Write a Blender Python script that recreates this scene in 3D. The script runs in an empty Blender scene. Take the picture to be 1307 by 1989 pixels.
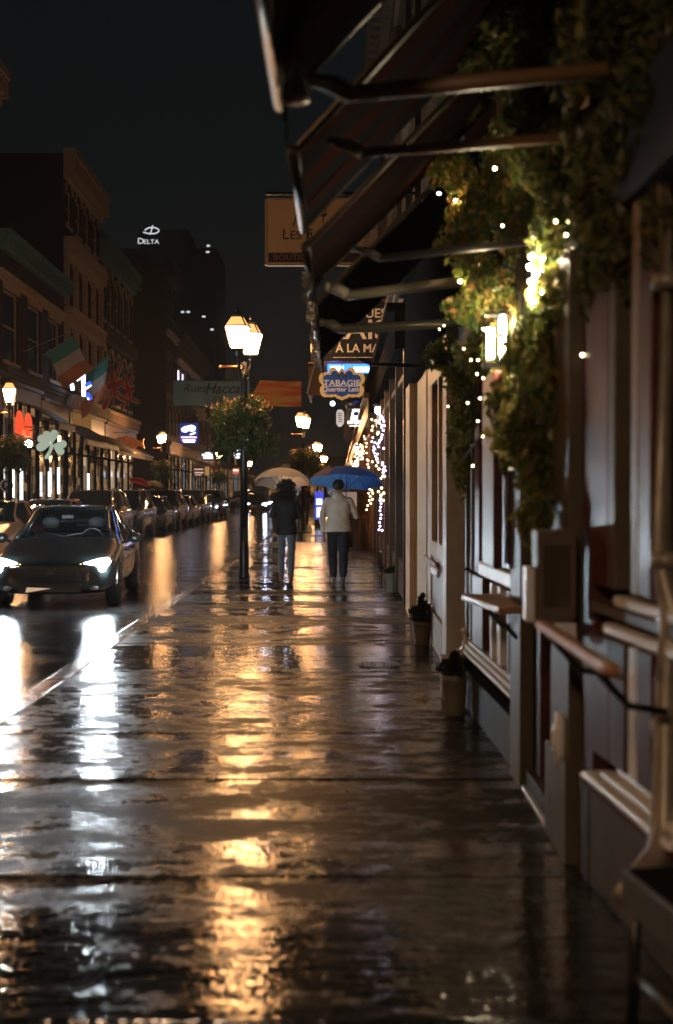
import bpy, bmesh, math, random
from mathutils import Vector, Matrix, Euler
R = math.radians
random.seed(7)
scene = bpy.context.scene
COL = scene.collection
F = 2760.0; VX = 657.0; VY = 952.0; EYE = 1.55
# ---------------------------------------------------------------- camera
cam = bpy.data.cameras.new("camera"); camo = bpy.data.objects.new("camera", cam); COL.objects.link(camo)
cam.sensor_fit = 'VERTICAL'; cam.sensor_height = 36.0; cam.lens = F/1989*36
cam.clip_start = 0.1; cam.clip_end = 2000
camo.location = (0, 0, EYE)
camo.rotation_euler = (R(90) - math.atan((994.5-VY)/F), 0, math.atan((VX-653.5)/F))
cam.dof.use_dof = True; cam.dof.focus_distance = 24.0; cam.dof.aperture_fstop = 1.9
cam.dof.aperture_blades = 7
scene.camera = camo
# ---------------------------------------------------------------- night sky
w = bpy.data.worlds.new("World"); scene.world = w; w.use_nodes = True
nt = w.node_tree; bg = nt.nodes["Background"]
sky = nt.nodes.new("ShaderNodeTexSky"); sky.sky_type = 'NISHITA'; sky.sun_disc = False
sky.sun_elevation = R(-4); sky.sun_rotation = R(60)
ad = nt.nodes.new("ShaderNodeMixRGB"); ad.blend_type = 'ADD'; ad.inputs[0].default_value = 1
ad.inputs[2].default_value = (0.0030, 0.0046, 0.0050, 1)
sc_ = nt.nodes.new("ShaderNodeMixRGB"); sc_.blend_type = 'MULTIPLY'; sc_.inputs[0].default_value = 1
sc_.inputs[2].default_value = (0.02, 0.02, 0.02, 1)
nt.links.new(sky.outputs[0], sc_.inputs[1]); nt.links.new(sc_.outputs[0], ad.inputs[1])
nt.links.new(ad.outputs[0], bg.inputs[0]); bg.inputs[1].default_value = 1.0
# ---------------------------------------------------------------- exposure
scene.view_settings.view_transform = 'Standard'; scene.view_settings.look = 'None'
scene.view_settings.exposure = 0.0; scene.view_settings.gamma = 1.0
scene.cycles.max_bounces = 6; scene.cycles.diffuse_bounces = 2; scene.cycles.glossy_bounces = 3
scene.cycles.transmission_bounces = 4; scene.cycles.transparent_max_bounces = 12
scene.cycles.sample_clamp_indirect = 6; scene.cycles.sample_clamp_direct = 0
scene.cycles.caustics_reflective = False; scene.cycles.caustics_refractive = False
LAMP_E = 185.0
# ---------------------------------------------------------------- helpers
def P(px, py, d):
    return Vector(((px-VX)*d/F, d, EYE + (VY-py)*d/F))
def tag(o, label=None, cat=None, group=None, kind=None):
    if label: o['label'] = label
    if cat: o['category'] = cat
    if group: o['group'] = group
    if kind: o['kind'] = kind
    return o
def empty(name, loc=(0,0,0), rz=0.0, label=None, cat=None, group=None):
    o = bpy.data.objects.new(name, None); COL.objects.link(o); o.location = loc
    o.rotation_euler = (0, 0, rz); o.empty_display_size = .1
    return tag(o, label, cat, group)
def copy_tree(o, parent=None):
    c = o.copy(); COL.objects.link(c); c.parent = parent
    for ch in list(o.children): copy_tree(ch, c)
    return c
MATS = {}
def mat(name, col, rough=.6, col2=None, scale=6.0, bump=0.0, metal=0.0, emis=None, es=0.0, coat=0.0, spec=.5, stretch=None, detail=5):
    if name in MATS: return MATS[name]
    m = bpy.data.materials.new(name); m.use_nodes = True; MATS[name] = m
    t = m.node_tree; b = t.nodes["Principled BSDF"]
    b.inputs['Base Color'].default_value = (*col, 1); b.inputs['Roughness'].default_value = rough
    b.inputs['Metallic'].default_value = metal; b.inputs['Specular IOR Level'].default_value = spec
    if coat: b.inputs['Coat Weight'].default_value = coat; b.inputs['Coat Roughness'].default_value = .05
    if emis:
        b.inputs['Emission Color'].default_value = (*emis, 1); b.inputs['Emission Strength'].default_value = es
    if col2 or bump:
        tc = t.nodes.new("ShaderNodeTexCoord"); mp = t.nodes.new("ShaderNodeMapping")
        if stretch: mp.inputs['Scale'].default_value = stretch
        n = t.nodes.new("ShaderNodeTexNoise"); n.inputs['Scale'].default_value = scale; n.inputs['Detail'].default_value = detail
        t.links.new(tc.outputs['Object'], mp.inputs[0]); t.links.new(mp.outputs[0], n.inputs[0])
        if col2:
            r = t.nodes.new("ShaderNodeValToRGB"); r.color_ramp.elements[0].position = .35; r.color_ramp.elements[1].position = .68
            r.color_ramp.elements[0].color = (*col, 1); r.color_ramp.elements[1].color = (*col2, 1)
            t.links.new(n.outputs[0], r.inputs[0]); t.links.new(r.outputs[0], b.inputs['Base Color'])
        if bump:
            bp = t.nodes.new("ShaderNodeBump"); bp.inputs['Strength'].default_value = bump; bp.inputs['Distance'].default_value = .02
            t.links.new(n.outputs[0], bp.inputs['Height']); t.links.new(bp.outputs[0], b.inputs['Normal'])
    return m
def emat(name, col, s):
    if name in MATS: return MATS[name]
    m = bpy.data.materials.new(name); m.use_nodes = True; MATS[name] = m
    t = m.node_tree; t.nodes.clear()
    e = t.nodes.new("ShaderNodeEmission"); o = t.nodes.new("ShaderNodeOutputMaterial")
    e.inputs[0].default_value = (*col, 1); e.inputs[1].default_value = s
    t.links.new(e.outputs[0], o.inputs[0])
    return m
def litwin(name, c1, c2, s, scale=(3, 3, 2)):
    """a lit shop window: shelves and goods behind the pane in two glowing tones"""
    if name in MATS: return MATS[name]
    m = bpy.data.materials.new(name); m.use_nodes = True; MATS[name] = m
    t = m.node_tree; b = t.nodes["Principled BSDF"]
    tc = t.nodes.new("ShaderNodeTexCoord"); mp = t.nodes.new("ShaderNodeMapping"); mp.inputs['Scale'].default_value = scale
    v = t.nodes.new("ShaderNodeTexVoronoi"); v.distance = 'CHEBYCHEV'; v.inputs['Scale'].default_value = 1.6
    n = t.nodes.new("ShaderNodeTexNoise"); n.inputs['Scale'].default_value = 2.2
    mul = t.nodes.new("ShaderNodeMath"); mul.operation = 'MULTIPLY'
    sep = t.nodes.new("ShaderNodeSeparateColor")
    r = t.nodes.new("ShaderNodeValToRGB"); r.color_ramp.elements[0].position = .38; r.color_ramp.elements[1].position = .92
    r.color_ramp.elements[0].color = (*c1, 1); r.color_ramp.elements[1].color = (*c2, 1)
    L = t.links.new
    L(tc.outputs['Object'], mp.inputs[0]); L(mp.outputs[0], v.inputs[0]); L(mp.outputs[0], n.inputs[0])
    L(v.outputs['Color'], sep.inputs[0]); mul.operation = 'MULTIPLY_ADD'; mul.inputs[1].default_value = .75; mr_ = t.nodes.new('ShaderNodeMath'); mr_.operation = 'MULTIPLY'; mr_.inputs[1].default_value = .3; L(n.outputs[0], mr_.inputs[0]); L(mr_.outputs[0], mul.inputs[2]); L(sep.outputs[0], mul.inputs[0]); L(mul.outputs[0], r.inputs[0]); v.inputs['Randomness'].default_value = .55
    L(r.outputs[0], b.inputs['Emission Color']); b.inputs['Emission Strength'].default_value = s
    b.inputs['Base Color'].default_value = (.02, .02, .02, 1); b.inputs['Roughness'].default_value = .08
    return m
def glass(name, tint=(.25,.28,.3), rough=.03, ior=1.5):
    if name in MATS: return MATS[name]
    m = bpy.data.materials.new(name); m.use_nodes = True; MATS[name] = m
    t = m.node_tree; t.nodes.clear(); L = t.links.new
    tr = t.nodes.new("ShaderNodeBsdfTransparent"); tr.inputs[0].default_value = (*tint, 1)
    g = t.nodes.new("ShaderNodeBsdfGlossy"); g.inputs['Roughness'].default_value = rough
    fr = t.nodes.new("ShaderNodeFresnel"); fr.inputs[0].default_value = ior
    mx = t.nodes.new("ShaderNodeMixShader"); o = t.nodes.new("ShaderNodeOutputMaterial")
    L(fr.outputs[0], mx.inputs[0]); L(tr.outputs[0], mx.inputs[1]); L(g.outputs[0], mx.inputs[2]); L(mx.outputs[0], o.inputs[0])
    return m
def cloth(name, col, tr=.5, rough=.8):
    if name in MATS: return MATS[name]
    m = bpy.data.materials.new(name); m.use_nodes = True; MATS[name] = m
    t = m.node_tree; t.nodes.clear(); L = t.links.new
    d = t.nodes.new("ShaderNodeBsdfPrincipled"); d.inputs['Base Color'].default_value = (*col, 1); d.inputs['Roughness'].default_value = rough
    q = t.nodes.new("ShaderNodeBsdfTranslucent"); q.inputs[0].default_value = (*col, 1)
    mx = t.nodes.new("ShaderNodeMixShader"); mx.inputs[0].default_value = tr; o = t.nodes.new("ShaderNodeOutputMaterial")
    L(d.outputs[0], mx.inputs[1]); L(q.outputs[0], mx.inputs[2]); L(mx.outputs[0], o.inputs[0])
    return m
def leafmat(name, cols, tr=.35):
    if name in MATS: return MATS[name]
    m = bpy.data.materials.new(name); m.use_nodes = True; MATS[name] = m
    t = m.node_tree; t.nodes.clear(); L = t.links.new
    g = t.nodes.new("ShaderNodeNewGeometry"); r = t.nodes.new("ShaderNodeValToRGB")
    while len(r.color_ramp.elements) < len(cols): r.color_ramp.elements.new(.5)
    for i, c in enumerate(cols):
        r.color_ramp.elements[i].position = i/(len(cols)-1); r.color_ramp.elements[i].color = (*c, 1)
    d = t.nodes.new("ShaderNodeBsdfPrincipled"); d.inputs['Roughness'].default_value = .35
    q = t.nodes.new("ShaderNodeBsdfTranslucent"); mx = t.nodes.new("ShaderNodeMixShader"); mx.inputs[0].default_value = tr
    o = t.nodes.new("ShaderNodeOutputMaterial")
    L(g.outputs['Random Per Island'], r.inputs[0]); L(r.outputs[0], d.inputs['Base Color']); L(r.outputs[0], q.inputs[0])
    L(d.outputs[0], mx.inputs[1]); L(q.outputs[0], mx.inputs[2]); L(mx.outputs[0], o.inputs[0])
    return m
class MB:
    def __init__(s): s.v = []; s.f = []; s.m = []; s.cur = 0
    def face(s, pts):
        i = len(s.v); s.v += [tuple(p) for p in pts]; s.f.append(tuple(range(i, i+len(pts)))); s.m.append(s.cur)
    def raw(s, v, f):
        i = len(s.v); s.v += [tuple(p) for p in v]
        for q in f: s.f.append(tuple(k+i for k in q)); s.m.append(s.cur)
    def box(s, x0, x1, y0, y1, z0, z1, M=None):
        v = [(x, y, z) for x in (x0, x1) for y in (y0, y1) for z in (z0, z1)]
        if M is not None: v = [M @ Vector(p) for p in v]
        s.raw(v, [(0,1,3,2), (4,6,7,5), (0,4,5,1), (2,3,7,6), (0,2,6,4), (1,5,7,3)]); return s
    def bar(s, a, b, w, h=None):
        a = Vector(a); b = Vector(b); d = b-a; L = d.length
        M = Matrix.Translation(a) @ d.to_track_quat('Y', 'Z').to_matrix().to_4x4(); h = h or w
        return s.box(-w/2, w/2, 0, L, -h/2, h/2, M)
    def tube(s, pts, r, n=8, cap=True):
        pts = [Vector(p) for p in pts]; rs = r if isinstance(r, (list, tuple)) else [r]*len(pts)
        base = len(s.v); N = len(pts)
        for i, p in enumerate(pts):
            d = (pts[min(i+1, N-1)] - pts[max(i-1, 0)])
            q = d.to_track_quat('Z', 'Y') if d.length > 1e-9 else Euler((0,0,0)).to_quaternion()
            for k in range(n):
                a = 2*math.pi*k/n; s.v.append(tuple(p + q @ Vector((math.cos(a)*rs[i], math.sin(a)*rs[i], 0))))
        for i in range(N-1):
            for k in range(n):
                s.f.append((base+i*n+k, base+i*n+(k+1) % n, base+(i+1)*n+(k+1) % n, base+(i+1)*n+k)); s.m.append(s.cur)
        if cap:
            s.f.append(tuple(base+k for k in range(n))[::-1]); s.m.append(s.cur)
            s.f.append(tuple(base+(N-1)*n+k for k in range(n))); s.m.append(s.cur)
        return s
    def lathe(s, prof, c=(0,0,0), n=16):
        base = len(s.v)
        for r, z in prof:
            for k in range(n):
                a = 2*math.pi*k/n; s.v.append((c[0]+r*math.cos(a), c[1]+r*math.sin(a), c[2]+z))
        for i in range(len(prof)-1):
            for k in range(n):
                s.f.append((base+i*n+k, base+i*n+(k+1) % n, base+(i+1)*n+(k+1) % n, base+(i+1)*n+k)); s.m.append(s.cur)
        s.f.append(tuple(base+k for k in range(n))[::-1]); s.m.append(s.cur)
        s.f.append(tuple(base+(len(prof)-1)*n+k for k in range(n))); s.m.append(s.cur)
        return s
    def sphere(s, c, r, n=8, m=6, sc=(1,1,1)):
        base = len(s.v)
        for i in range(m+1):
            th = math.pi*i/m
            for k in range(n):
                a = 2*math.pi*k/n
                s.v.append((c[0]+r*sc[0]*math.sin(th)*math.cos(a), c[1]+r*sc[1]*math.sin(th)*math.sin(a), c[2]+r*sc[2]*math.cos(th)))
        for i in range(m):
            for k in range(n):
                s.f.append((base+i*n+k, base+(i+1)*n+k, base+(i+1)*n+(k+1) % n, base+i*n+(k+1) % n)); s.m.append(s.cur)
        return s
    def prism(s, poly, y0, y1, ax='y', M=None):
        """poly in (a,b); extruded along ax"""
        def pt(a, b, t):
            v = {'y': (a, t, b), 'x': (t, a, b), 'z': (a, b, t)}[ax]
            return M @ Vector(v) if M is not None else v
        n = len(poly); v = [pt(a, b, y0) for a, b in poly] + [pt(a, b, y1) for a, b in poly]
        f = [tuple(range(n)), tuple(range(n, 2*n))[::-1]] + [(i, i+n, (i+1) % n+n, (i+1) % n) for i in range(n)]
        s.raw(v, f); return s
    def text(s, body, size, M, align='CENTER', shear=0, sx=1.0, font_bold=0.0):
        cu = bpy.data.curves.new("t", 'FONT'); cu.body = body; cu.size = size; cu.align_x = align; cu.align_y = 'CENTER'
        cu.shear = shear; cu.offset = font_bold; cu.resolution_u = 3; cu.extrude = .004
        o = bpy.data.objects.new("t", cu); COL.objects.link(o)
        dg = bpy.context.evaluated_depsgraph_get(); me = o.evaluated_get(dg).to_mesh()
        s.raw([M @ Vector((v.co.x*sx, v.co.y, v.co.z)) for v in me.vertices], [tuple(p.vertices) for p in me.polygons])
        o.evaluated_get(dg).to_mesh_clear(); bpy.data.objects.remove(o); bpy.data.curves.remove(cu); return s
    def leaves(s, c, rad, n, size, squash=1.0, shell=.35):
        c = Vector(c); rad = Vector(rad)
        for _ in range(n):
            d = Vector((random.gauss(0,1), random.gauss(0,1), random.gauss(0,1))).normalized()
            k = (random.random()**shell)
            lump = 1 + .18*math.sin(d.x*5+c.x*9) + .14*math.sin(d.z*7+c.z*5+d.y*4)
            p = c + Vector((d.x*rad.x, d.y*rad.y, d.z*rad.z))*k*lump
            q = Euler((random.uniform(0, 6.3), random.uniform(0, 6.3), random.uniform(0, 6.3))).to_matrix()
            sz = size*random.uniform(.6, 1.3); a = q @ Vector((sz, 0, 0)); b = q @ Vector((0, sz*.5, 0)); e = q @ Vector((0, 0, sz*.18))
            s.face([p-a, p-b+e, p+a, p+b+e])
        return s
    def build(s, name, mats, parent=None, smooth=False, bevel=0.0, loc=None):
        me = bpy.data.meshes.new(name); me.from_pydata(s.v, [], s.f)
        mats = mats if isinstance(mats, (list, tuple)) else [mats]
        for m in mats: me.materials.append(m)
        if len(mats) > 1: me.polygons.foreach_set('material_index', s.m)
        if smooth: me.polygons.foreach_set('use_smooth', [True]*len(s.f))
        me.update(); o = bpy.data.objects.new(name, me); COL.objects.link(o); o.parent = parent
        if loc is not None: o.location = loc
        if bevel:
            b = o.modifiers.new("b", 'BEVEL'); b.width = bevel; b.segments = 2; b.limit_method = 'ANGLE'
        return o
def FACE_CAM(x, y, z): return Matrix.Translation((x, y, z)) @ Matrix.Rotation(R(90), 4, 'X')
def FACE_ST(x, y, z): return Matrix.Translation((x, y, z)) @ Matrix.Rotation(R(90), 4, 'Z') @ Matrix.Rotation(R(90), 4, 'X')

# ---------------------------------------------------------------- common materials
black = mat("black iron", (.012,.012,.013), .35)
darkm = mat("dark paint", (.018,.017,.017), .8, spec=.0)
white = mat("white paint", (.80,.78,.75), .4, (.68,.66,.62), 9, .05)
olive = mat("olive paint", (.105,.082,.05), .45, (.075,.058,.037), 7, .08, spec=.2)
tan = mat("tan paint", (.56,.40,.25), .45, (.48,.34,.21), 5, .06, spec=.3)
maroon = mat("maroon paint", (.085,.020,.015), .4, (.05,.012,.010), 8, .06, spec=.25)
wood = mat("varnished wood", (.42,.19,.08), .35, (.24,.10,.04), 14, .15, stretch=(6,1,6))
conc = mat("damp concrete", (.08,.07,.055), .6, (.05,.045,.035), 8, .25, spec=.2)
brick_r = mat("dark red brick", (.036,.016,.012), .8, (.022,.011,.009), 12, .4, spec=.2)
brick_b = mat("brown brick", (.038,.025,.018), .8, (.024,.016,.012), 12, .4, spec=.2)
stone = mat("grey stone", (.09,.078,.065), .8, (.06,.053,.045), 8, .3, spec=.2)
stone_w = mat("warm stone trim", (.42,.31,.22), .65, (.26,.19,.13), 10, .2)
teal_m = mat("green copper", (.06,.15,.16), .5, (.07,.15,.15), 8, .1)
roofm = mat("slate roof", (.03,.032,.036), .5, (.02,.022,.025), 12, .2)
winglass = mat("dark window glass", (.01,.012,.014), .06, spec=.8)
frame_m = mat("window frame paint", (.12,.09,.07), .5)
# ================================================================ GROUND
def wetmat(name, base, base2, rlo, rhi, joints=None, bump=.35, ystretch=1.0, bstr=1.0, gk=.05):
    m = bpy.data.materials.new(name); m.use_nodes = True; t = m.node_tree; L = t.links.new; b = t.nodes["Principled BSDF"]
    tc = t.nodes.new("ShaderNodeTexCoord")
    def noise(scale, st, det=4, rough=.55):
        mp = t.nodes.new("ShaderNodeMapping"); mp.inputs['Scale'].default_value = st
        n = t.nodes.new("ShaderNodeTexNoise"); n.inputs['Scale'].default_value = scale; n.inputs['Detail'].default_value = det; n.inputs['Roughness'].default_value = rough
        L(tc.outputs['Object'], mp.inputs[0]); L(mp.outputs[0], n.inputs[0]); return n.outputs[0]
    def ramp(src, p0, c0, p1, c1):
        r = t.nodes.new("ShaderNodeValToRGB"); e = r.color_ramp.elements
        e[0].position = p0; e[1].position = p1
        f = lambda c: (*c, 1) if isinstance(c, tuple) else (c, c, c, 1)
        e[0].color = f(c0); e[1].color = f(c1); L(src, r.inputs[0]); return r.outputs[0]
    def math_(op, a, bb):
        n = t.nodes.new("ShaderNodeMath"); n.operation = op
        for i, q in enumerate((a, bb)):
            if isinstance(q, (int, float)): n.inputs[i].default_value = q
            else: L(q, n.inputs[i])
        return n.outputs[0]
    big = noise(1.0, (.35, 1.3*ystretch, 1), 4)         # puddles and dips lying across the walk
    mid = noise(5.0, (.5, 1.5*ystretch, 1), 4)
    fine = noise(20.0, (.30, 1.4, 1), 3, .5)
    dampn = noise(2.6, (.8, 1.1, 1), 10, .78)
    grit = noise(48.0, (.8, 1.1, 1), 2, .6)
    L(ramp(math_('MULTIPLY', mid, noise(18, (1,1,1), 3)), .15, base, .4, base2), b.inputs['Base Color'])
    rg = t.nodes.new("ShaderNodeMapRange"); L(fine, rg.inputs[0]); rg.inputs[1].default_value = .35; rg.inputs[2].default_value = .7
    rg.inputs[3].default_value = -.03; rg.inputs[4].default_value = .05
    slab = 0.0
    if joints:
        s0 = t.nodes.new("ShaderNodeSeparateXYZ"); L(tc.outputs['Object'], s0.inputs[0])
        fl = math_('FLOOR', math_('DIVIDE', math_('ADD', s0.outputs[1], joints[0][1]), joints[0][0]), 0)
        wn = t.nodes.new("ShaderNodeTexWhiteNoise"); wn.noise_dimensions = '1D'; L(fl, wn.inputs['W'])
        slab = math_('MULTIPLY', math_('SUBTRACT', wn.outputs['Value'], .5), .16)
    dm = math_('ADD', dampn, slab)
    rr = ramp(dm, .46, rlo, .57, rhi)
    L(ramp(dm, .46, .65, .56, .08), b.inputs['Specular IOR Level'])
    L(math_('ADD', rr, rg.outputs[0]), b.inputs['Roughness'])
    h = math_('ADD', math_('MULTIPLY', big, .55), math_('ADD', math_('MULTIPLY', mid, .20), math_('ADD', math_('MULTIPLY', fine, bump*.36*bstr), math_('MULTIPLY', grit, gk))))
    if joints:
        sp = t.nodes.new("ShaderNodeSeparateXYZ"); L(tc.outputs['Object'], sp.inputs[0])
        wob = math_('ADD', sp.outputs[1], math_('MULTIPLY', noise(2.5, (1, .2, 1), 2), .035))
        vo = t.nodes.new("ShaderNodeTexVoronoi"); vo.feature = 'DISTANCE_TO_EDGE'; vo.inputs['Scale'].default_value = 1.5
        mpv = t.nodes.new("ShaderNodeMapping"); mpv.inputs['Scale'].default_value = (1.0, .8, 1); L(tc.outputs['Object'], mpv.inputs[0])
        dist = t.nodes.new("ShaderNodeVectorMath"); dist.operation = 'ADD'; L(mpv.outputs[0], dist.inputs[0])
        nz = t.nodes.new("ShaderNodeTexNoise"); nz.inputs['Scale'].default_value = 3; L(tc.outputs['Object'], nz.inputs[0])
        scn = t.nodes.new("ShaderNodeVectorMath"); scn.operation = 'SCALE'; scn.inputs['Scale'].default_value = .25; L(nz.outputs['Color'], scn.inputs[0]); L(scn.outputs[0], dist.inputs[1]); L(dist.outputs[0], vo.inputs['Vector'])
        crack = math_('MULTIPLY', math_('LESS_THAN', vo.outputs['Distance'], .018), math_('LESS_THAN', sp.outputs[0], -.95))
        h = math_('SUBTRACT', h, math_('MULTIPLY', crack, .55))
        for per, off, wd in joints:
            mo = math_('PINGPONG', math_('ADD', wob, off), per/2)
            lt = math_('LESS_THAN', mo, wd)
            h = math_('SUBTRACT', h, math_('MULTIPLY', lt, .5))
    bp = t.nodes.new("ShaderNodeBump"); bp.inputs['Strength'].default_value = 1.0; bp.inputs['Distance'].default_value = .03 if joints else .016
    L(h, bp.inputs['Height']); L(bp.outputs[0], b.inputs['Normal'])
    return m
M_side = wetmat("wet concrete slabs", (.009,.0105,.0095), (.026,.028,.025), .065, .46, joints=[(1.13, .55, .0)])
M_road = wetmat("wet asphalt", (.012,.012,.013), (.028,.027,.026), .07, .20, ystretch=.8, bump=.8, bstr=1.3, gk=.11)
M_patch = wetmat("rough wet asphalt patch", (.02,.02,.02), (.04,.037,.032), .16, .5, bump=.9, bstr=1.6, joints=[(40,7,.004)])
M_kerb = mat("wet granite kerb", (.17,.155,.135), .22, (.11,.10,.09), 30, .25)
M_gnd = mat("ground soil", (.02,.02,.02), .8, (.03,.028,.025), 1)
tag(MB().box(-300, 300, -60, 700, -.6, -.16).build("ground", M_gnd), kind='structure')
tag(MB().box(-8.9, -2.40, -30, 420, -.3, -.12).build("road", M_road), kind='structure')
random.seed(3)
sw = MB(); sw.box(-2.22, 1.9, -12, 2.2, -.3, 0).box(-2.22, 1.9, 62, 420, -.3, -.002).box(-2.219, 1.89, 2.2, 62, -.3, -.006)
y = 2.21
while y < 61.5:
    L_ = random.choice((1.0, 1.13, 1.13, .78, 1.45)); y2 = min(y+L_, 61.99); a = random.uniform(-.006,.006); b_ = random.uniform(-.003,.003); c_ = random.uniform(-.0025,.0025)
    vv = [(x, yy, zz) for x in (-2.22, 1.9) for yy in (y, y2-.008) for zz in (-.035, c_ + a*(.5 if yy > y else -.5) + b_*(x/2))]
    sw.raw(vv, [(0,1,3,2),(4,6,7,5),(0,4,5,1),(2,3,7,6),(0,2,6,4),(1,5,7,3)]); y = y2
tag(sw.build("sidewalk", M_side, bevel=.005), kind='structure')
tag(MB().box(-40, -9.05, 12, 420, -.3, 0).build("pavement", M_side), kind='structure')
kb = MB(); y = -12.0
while y < 200: kb.box(-2.40+random.uniform(-.004,.004), -2.222, y, y+1.17, -.3, .006+random.uniform(-.003,.004)); y += 1.18
tag(kb.build("kerb", M_kerb, bevel=.018), kind='structure')
kb = MB(); y = 12.0
while y < 200: kb.box(-9.048, -8.9, y, y+1.98, -.3, .006); y += 2.0
tag(kb.build("far_kerb", M_kerb, bevel=.018), kind='structure')
# ================================================================ STREET LAMPS
M_lg = emat("lantern glass glow", (1.0,.50,.20), LAMP_E)
M_lt = emat("lantern hood glow", (1.0,.45,.14), 1.6)
M_leaf_d = leafmat("basket leaves", [(.02,.05,.015), (.05,.09,.02), (.09,.12,.03)])
M_flow = leafmat("basket flowers", [(.45,.16,.10), (.6,.3,.16), (.5,.38,.2)])
def lantern(root, y):
    fr = MB(); zb, zm, zt = 3.95, 4.33, 4.50; wb, wm, wt = .10, .185, .09
    cs = [(-1,-1),(1,-1),(1,1),(-1,1)]
    for i, (a, b) in enumerate(cs):
        c, d = cs[(i+1) % 4]
        fr.bar((a*wb, y+b*wb, zb), (a*wm, y+b*wm, zm), .022); fr.bar((a*wm, y+b*wm, zm), (a*wt, y+b*wt, zt), .018)
        for ww, zz in ((wb, zb), (wm, zm), (wt, zt)): fr.bar((a*ww, y+b*ww, zz), (c*ww, y+d*ww, zz), .024)
    fr.lathe([(.10,-.0), (.13,.02), (.02,.07), (.03,.10), (.005,.16)], (0, y, zt), 10)
    fr.lathe([(.03,-.12), (.05,-.05), (.11,-.02), (.11,0)], (0, y, zb), 10)
    ln = fr.build("lantern", black, root)
    g = MB()
    k = .985
    for i, (a, b) in enumerate(cs):
        c, d = cs[(i+1) % 4]
        g.face([(a*wb*k, y+b*wb*k, zb), (c*wb*k, y+d*wb*k, zb), (c*wm*k, y+d*wm*k, zm), (a*wm*k, y+b*wm*k, zm)])
    g.build("lantern_glass", M_lg, ln)
    g = MB()
    for i, (a, b) in enumerate(cs):
        c, d = cs[(i+1) % 4]
        g.face([(a*wm*k, y+b*wm*k, zm), (c*wm*k, y+d*wm*k, zm), (c*wt*k, y+d*wt*k, zt), (a*wt*k, y+b*wt*k, zt)])
    g.build("lantern_hood", M_lt, ln)
def make_lamp():
    root = empty("street_lamp")
    MB().lathe([(.10,0),(.10,.06),(.085,.1),(.08,.5),(.074,.6),(.072,.9)], n=14).build("base", black, root, True)
    p = MB().lathe([(.072,.85),(.066,2.4),(.062,3.5),(.085,3.52),(.085,3.58),(.055,3.6),(.05,3.78)], n=14)
    p.build("pole", black, root, True)
    for s in (-1, 1):
        a = MB(); pts = [(0, 0, 3.45)]
        for i in range(1, 9):
            tt = i/8; pts.append((0, s*(.55*tt), 3.45+.40*tt**1.5 - .12*math.sin(math.pi*tt)))
        a.tube(pts, .026, 8); a.tube([(0, s*.02, 3.72), (0, s*.3, 3.62), (0, s*.45, 3.70)], .016, 6)
        a.build("arm", black, root, True)
        lantern(root, s*.55)
    MB().tube([(0,0,3.70),(-.42,0,3.70)], .022, 8).sphere((-.43,0,3.70), .035).build("banner_arm", mat("bronze arm", (.25,.12,.05), .35, metal=.7), root, True)
    return root
lampP = make_lamp()
lamp_spots = [
 (-1.64, 24.75, "nearest double-lantern street lamp, standing on the right pavement left of the cream umbrella"),
 (-1.36, 54.6, "second double-lantern street lamp on the right pavement, its lantern above the gap between the umbrellas"),
 (-1.28, 87.5, "third double-lantern street lamp on the right pavement, small above the blue umbrella's left end"),
 (-1.22, 120., "farthest double-lantern street lamp on the right pavement, tiny and lowest of its row"),
 (-9.15, 39.6, "double-lantern street lamp at the left edge before the red-lit shop arches"),
 (-9.0, 72.5, "double-lantern street lamp on the left pavement before the tall dark corner block"),
 (-9.0, 107., "third street lamp along the left pavement beyond the blue lit hanging sign"),
 (-8.9, 142., "farthest street lamp of the left pavement row just left of the nearest lamp pole"),
 (-9.1, 6.8, "unseen double-lantern street lamp added on the left pavement to light signs and car fronts"),  # added out of view to brighten the hanging sign and car fronts
 (-1.7, -5.2, "double-lantern street lamp on the right pavement behind the viewpoint, lighting the near shopfront"),
]
for i, (x, y, lb) in enumerate(lamp_spots):
    o = lampP if i == 0 else copy_tree(lampP)
    o.location = (x, y, 0); o.rotation_euler.z = R(-8 if x > -5 else 12); tag(o, lb, "street lamp", "double-lantern street lamps along both pavements")
M_lg2 = emat("lantern glass glow, paler bulb", (1.0,.66,.42), 390.0)  # unseen rear lamp made paler and stronger to brighten near wall and sign
for ch in o.children:
    for g in ch.children:
        if g.name.startswith('lantern_glass'): g.data = g.data.copy(); g.data.materials[0] = M_lg2
def make_basket():
    root = empty("flower_basket")
    MB().lathe([(.10,2.32),(.30,2.42),(.36,2.62),(.37,2.66),(.33,2.66)], n=18).build("basket", mat("coir basket", (.05,.03,.02), .9), root, True)
    f = MB(); f.leaves((0,0,2.72), (.50,.50,.42), 2300, .045); f.leaves((0,0,2.95), (.46,.46,.18), 700, .04)
    for k in range(11):
        a = k*.57+.2; rr = random.uniform(.40,.52); f.leaves((rr*math.cos(a), rr*math.sin(a), 2.45-random.uniform(0,.18)), (.12,.12,.26), 170, .035)
    f.build("foliage", M_leaf_d, root)
    g = MB(); g.leaves((0,0,3.0), (.54,.54,.17), 130, .035, shell=.15); g.leaves((0,0,2.75), (.60,.60,.40), 40, .026, shell=.12)
    g.build("blossoms", M_flow, root)
    h = MB()
    for a in (0, 2.09, 4.19): h.tube([(.33*math.cos(a), .33*math.sin(a), 2.66), (.06*math.cos(a), .06*math.sin(a), 3.35)], .006, 5)
    h.build("hanger", black, root)
    return root
bP = make_basket()
bl = ["large leafy flower basket ringing the nearest lamp pole, flowers on top", "flower basket under the second lamp, above the gap between the two umbrellas",
      "small flower basket on the third right-hand lamp pole, left above the blue umbrella", None, "dark leafy flower basket at the left edge below the nearest left-pavement lantern",
      "flower basket on the lamp pole before the tall dark corner block", "flower basket on the lamp beyond the blue lit sign", "tiny flower basket on the farthest left-pavement lamp"]
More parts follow.
